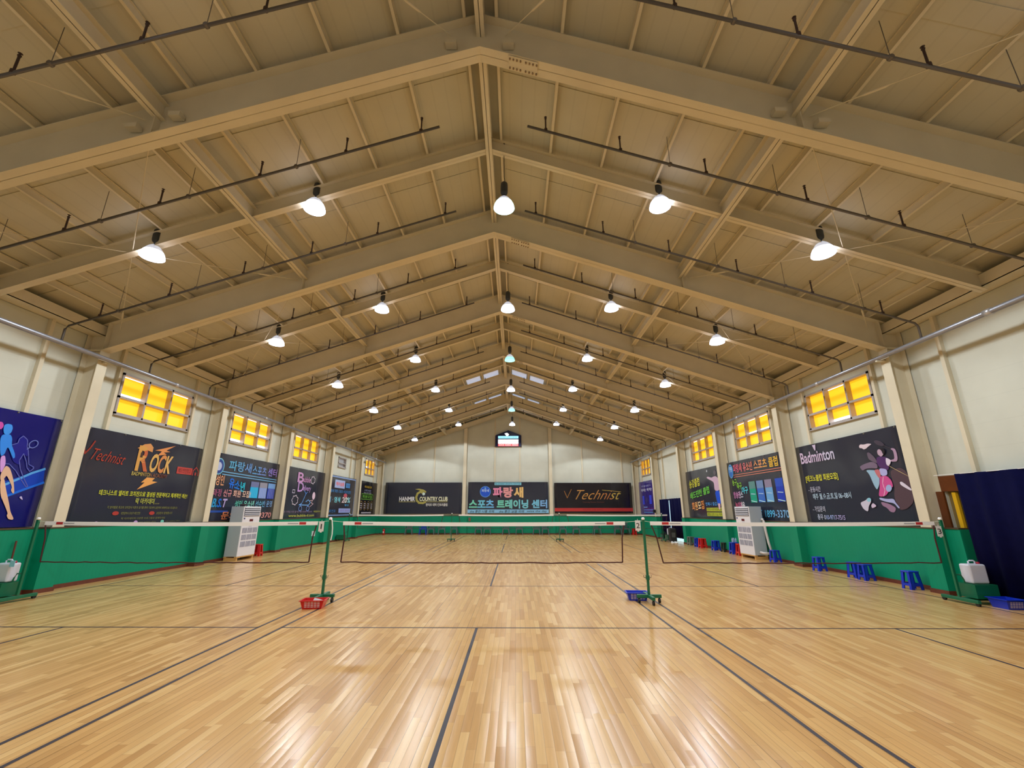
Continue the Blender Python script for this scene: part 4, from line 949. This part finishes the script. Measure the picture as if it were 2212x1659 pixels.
def stool_meshes():
    """plastic stool: square seat, four splayed board legs, lower ring"""
    S2,h=.10,.36
    seat=MB(); seat.box(-S2-.01,-S2-.01,h-.03,S2+.01,S2+.01,h)
    legs=[]
    for sx in (-1,1):
        for sy in (-1,1):
            l=MB(); c=.062
            def P(k,z):
                r=S2+(.028*(1-z/h)); return (sx*r,sy*r,z)
            a,b=P(0,0),P(0,h-.03)
            def corner(p,dx,dy): return (p[0]-sx*dx,p[1]-sy*dy,p[2])
            for (dx,dy) in (((c,.008)),((.008,c))):
                bq=[corner(a,0,0),corner(a,dx,0),corner(a,dx,dy),corner(a,0,dy)]; tq=[corner(b,0,0),corner(b,dx*1.3,0),corner(b,dx*1.3,dy),corner(b,0,dy)]
                if sx*sy<0: bq.reverse(); tq.reverse()
                l.hexa(bq,tq)
            legs.append(l)
    ring=MB(); r=S2+.022; z0,z1=.07,.12
    ring.box(-r,-r,z0,r,-r+.008,z1); ring.box(-r,r-.008,z0,r,r,z1); ring.box(-r,-r,z0,-r+.008,r,z1); ring.box(r-.008,-r,z0,r,r,z1)
    return seat,legs,ring
def make_stool(m):
    seat,legs,ring=stool_meshes(); o=empty('plastic_stool',(0,0,0))
    bev(seat.build('seat',m,o),.008)
    for l in legs: l.build('leg',m,o)
    ring.build('stretcher',m,o)
    return o
STP={}
def stool(x,y,z,rz,col,label,sc=1.0):
    m={'blue':M_BLUE,'red':M_RED,'grey':mat('grey_plastic',(104,112,108),.4),'black':mat('black_plastic',(26,34,34),.4)}[col]
    if col not in STP: STP[col]=make_stool(m); o=STP[col]; 
    else:
        src=STP[col]; o=src.copy(); COL.objects.link(o)
        for ch in src.children:
            c=ch.copy(); COL.objects.link(c); c.parent=o
    o.location=(x,y,z); o.rotation_euler=(0,0,rz); o.scale=(sc,sc,sc)
    tag(o,label,'stool','plastic stools along the walls'); return o
stool(9.80,4.85,0,.1,'blue','blue plastic stool just left of the side by side pair, right wall',1.1)
stool(9.84,3.44,0,.25,'blue','blue plastic stool on the left of the touching pair, right wall',1.1)
stool(9.78,2.98,0,.05,'blue','blue plastic stool on the right of the touching pair, right wall',1.1)
stool(9.80,1.62,0,0,'blue','blue plastic stool nearest the camera, below the leaping player banner',1.1)
stool(9.82,7.24,0,.15,'blue','blue plastic stool beside the pipe of the right air conditioner',1.1)
stool(9.78,9.62,0,0,'red','red plastic stool touching the far side of the right air conditioner',1.25)
stool(9.80,10.22,0,0,'blue','blue plastic stool carrying small bottles beyond the right air conditioner',1.3)
stool(9.86,11.2,0,.1,'black','black plastic stool between two blue ones, right wall',1.1)
stool(9.80,12.0,0,.1,'blue','blue plastic stool left of the black one, right wall',1.2)
stool(9.74,13.35,0,.1,'red','red plastic stool below the slanted lettering banner, right wall',1.25)
stool(9.82,14.1,0,0,'blue','blue plastic stool between the red and the grey ones, right wall',1.2)
stool(9.84,15.1,0,.2,'grey','grey plastic stool nearest the dark side door curtain',1.2)
stool(-9.78,9.25,0,.1,'red','red plastic stool beside the left wall air conditioner',1.25)
stool(9.56,25.5,0,0,'red','red plastic stool in the far right corner',1.3)
for k in range(3):
    o=MB().lathe([(0,0),(.03,0),(.032,.12),(.014,.16),(.014,.18),(0,.18)],n=12).build('small_bottle',mat('frosted_bottle',(170,190,226),.2)); o.location=(9.74+.07*k,10.16+.03*(k%2),.4695)
    tag(o,'small pale plastic bottle, %s of three on a blue stool'%['courtside one','middle one','wallside one'][k],'bottle','bottles on the blue stool')

# chairs at the far wall
def make_chair(m):
    o=empty('plastic_chair',(0,0,0))
    s=MB(); s.box(-.23,-.22,.40,.23,.2,.43); bev(s.build('seat',m,o),.015)
    b=MB()
    for k in range(7):
        x=-.19+k*.057; b.box(x,.19,.43,x+.03,.215,.80)
    b.box(-.23,.185,.76,.23,.225,.86); b.build('backrest',m,o)
    for sx in (-1,1):
        a=MB(); a.tube([(sx*.24,-.2,.43),(sx*.27,-.19,.62),(sx*.27,.05,.66),(sx*.25,.2,.66)],.018,8); a.build('armrest',m,o)
        for sy in (-1,1): MB().tube([(sx*.21,sy*.19,.41),(sx*.26,sy*.25,0)],[.034,.024],8).build('leg',m,o)
    return o
CHP={}
def chair(x,y,col,label):
    m=M_BLUE if col=='blue' else mat('smoke_grey_plastic',(96,108,118),.3)
    if col not in CHP: o=CHP[col]=make_chair(m)
    else:
        src=CHP[col]; o=src.copy(); COL.objects.link(o)
        for ch in src.children: c=ch.copy(); COL.objects.link(c); c.parent=o
    o.location=(x,y,0); o.rotation_euler=(0,0,random.uniform(-.12,.12))
    tag(o,label,'chair','plastic armchairs along the far wall')
xs=[-7.5,-5.8,-5.0,-4.05,-2.2,-1.55,-.12,.89,2.2,2.86,4.18,5.2,6.76,8.35,8.95]
for k,x in enumerate(xs):
    if k==0: lb='grey plastic armchair far left along the far wall, left of the blue one'
    else: lb='grey plastic armchair along the far wall, %s to the right of the blue one'%ORD[k-1]
    chair(x,25.62,'grey',lb)
chair(-6.42,25.62,'blue','bright blue plastic armchair among the grey ones along the far wall')
for x,y,lab in ((-9.35,25.4,'small red fire extinguisher in the far left corner'),):
    f=empty('fire_extinguisher',(x,y,0)); MB().lathe([(0,0),(.09,0),(.09,.34),(.06,.40),(.03,.43),(0,.43)],n=16).build('cylinder',M_RED,f,True); MB().lathe([(0,.43),(.03,.43),(.03,.50),(0,.50)],n=10).build('valve',M_BLACK,f); MB().tube([(.0,0,.48),(.09,-.02,.46),(.11,-.03,.3),(.10,-.05,.18)],.012,6).build('hose',M_BLACK,f); MB().box(-.04,-.095,.14,.04,-.085,.26).build('label_patch',M_WHITE,f)
    tag(f,lab,'fire extinguisher')
o=MB().box(-3.02,25.99,.98,-2.86,26.02,1.24).build('wall_panel_box',mat('brown_box',(110,84,70),.5)); struct(o); tag(o,kind='structure'); o.name='trim_5'
# small dark speaker on the column by the side door
o=MB().box(9.72,FY(5)-.2,1.62,9.86,FY(5)-.06,1.82).build('small_speaker',mat('dark_speaker',(24,22,26),.5)); tag(o,'small dark box fixed on the column left of the side door','speaker')

# right wall: curtain, timber panel and yellow stile at the near door
def curtain(name,x,ya,yb,z0,z1,label,amp=.035,n=120,folds=22,seed=3,wx=.03):
    rd=random.Random(seed); ph=[rd.uniform(0,6.28) for _ in range(4)]; m=MB(); vs=[]
    root=empty(name,(x,(ya+yb)/2,z0))
    for zz in (z0,z0+(z1-z0)*.5,z1):
        for i in range(n+1):
            t=i/n; y=ya+(yb-ya)*t
            d=amp*math.sin(t*folds*6.283/2+ph[0])+amp*.5*math.sin(t*folds*1.7*6.283/2+ph[1]+(zz-z0)*.4)
            vs.append((d*(1.1 if zz<z1 else .7),y-(ya+yb)/2,zz-z0))
    fs=[(r*(n+1)+i,r*(n+1)+i+1,(r+1)*(n+1)+i+1,(r+1)*(n+1)+i) for r in range(2) for i in range(n)]
    m.add(vs,fs); o=m.build('cloth',M_NAVY,root,True); so=o.modifiers.new('thick','SOLIDIFY'); so.thickness=.006
    MB().tube([(0,(ya-yb)/2-wx,z1-z0),(0,(yb-ya)/2+wx,z1-z0)],.006,6).build('wire',M_WHITE,root)
    return tag(root,label,'curtain')
curtain('navy_curtain',10.02,-3.9,.12,.03,2.50,'navy blue curtain hanging from a wire at the right edge',folds=15,wx=.5)
d=MB(); d.box(WX-.04,-4.0,2.16,WX+.0,1.06,2.50); d.box(WX-.02,-4.0,0,WX+.12,-3.9,2.2)
o=struct(d.build('door_1',M_BROWN)); 
MB().box(WX+.06,-3.9,.02,WX+.10,.80,2.35).build('door_leaf',mat('khaki_door_leaf',(132,112,64),.5),o)
MB().box(WX-.03,.545,.05,WX+.03,.63,2.13).build('yellow_stile',mat('yellow_paint',(232,184,30),.4),o)
MB().box(WX-.032,.632,.05,WX+.03,.68,1.05).build('red_edge',mat('orange_red_paint',(196,74,30),.5),o)
o=MB().box(WX-.06,.80,ZW,WX-.02,1.07,2.16).build('timber_panel',M_BROWN); tag(o,'red brown timber panel on the wall between the column and the yellow door stile','panel')
# far side door with dark curtains
d=MB(); d.box(WX-.06,16.7,2.38,WX+.12,20.55,2.46); d.box(WX-.06,16.7,0,WX+.12,16.78,2.4); d.box(WX-.06,20.47,0,WX+.12,20.55,2.4)
o=struct(d.build('door_2',M_LEDGE)); MB().box(WX+.10,16.78,.0,WX+.13,20.47,2.38).build('door_glass',mat('daylight_door_glass',(200,226,240),.3,emit=(190,226,240),es=1.2),o)
curtain('dark_curtain',GX-.02,18.66,20.6,.06,2.46,'dark navy curtain on the left half of the far side door',folds=9,seed=5)
curtain('dark_curtain',GX-.02,16.66,18.50,.22,2.46,'dark navy curtain on the right half of the far side door',folds=9,seed=8)
# dark pushchair-like bag with white shoes near the side door
bgt=empty('sports_bag',(9.55,17.0,0)); b=MB(); b.box(-.2,-.16,.06,.2,.16,.78); bev(b.build('bag_body',mat('black_bag',(26,26,30),.6),bgt),.06,3); MB().box(-.1,-.175,.3,.1,-.162,.55).build('pocket',mat('grey_pocket',(84,84,84),.6),bgt); MB().tube([(-.12,.1,.76),(-.1,.1,.98),(.1,.1,.98),(.12,.1,.76)],.012,6).build('handle',M_BLACK,bgt)
tag(bgt,'black upright sports bag with grey pocket beside the far side door','bag')
c2=empty('folding_stool',(9.3,17.75,0)); MB().box(-.16,-.14,.42,.16,.14,.45).build('seat',M_BLACK,c2)
for sx in (-1,1):
    for sy in (-1,1): MB().tube([(sx*.14,sy*.12,.42),(sx*.16,sy*.14,0)],.012,6).build('leg',mat('steel_leg',(130,130,134),.4,.6),c2)
tag(c2,'small dark metal legged stool before the far side door','stool')
for k,(x,y) in enumerate(((9.42,16.72),(9.6,16.66))):
    s=MB(); s.box(-.05,-.13,0,.05,.13,.05); s.box(-.045,.02,.05,.045,.13,.09); q=bev(s.build('white_shoe',M_WHITE),.02,3); q.location=(x,y,0); q.rotation_euler=(0,0,.2*k)
    tag(q,['white shoe of a pair on the floor, on the curtain side','white shoe of a pair on the floor, on the wall side'][k],'shoe','pair of white shoes')
# stick leaning at left edge
o=MB().tube([(-9.97,.28,.30),(-10.08,.36,1.12)],.016,8).build('wooden_stick',mat('brown_stick',(96,44,28),.5)); tag(o,'short brown stick standing against the wall behind the left edge jug','stick')
# small note on the left centre post rope
o=MB().box(-3.60,-.005,1.24,-3.53,.0,1.34).build('paper_note',mat('pale_note',(196,220,236),.5)); tag(o,'small pale paper note clipped to the side cord of the left net','note')
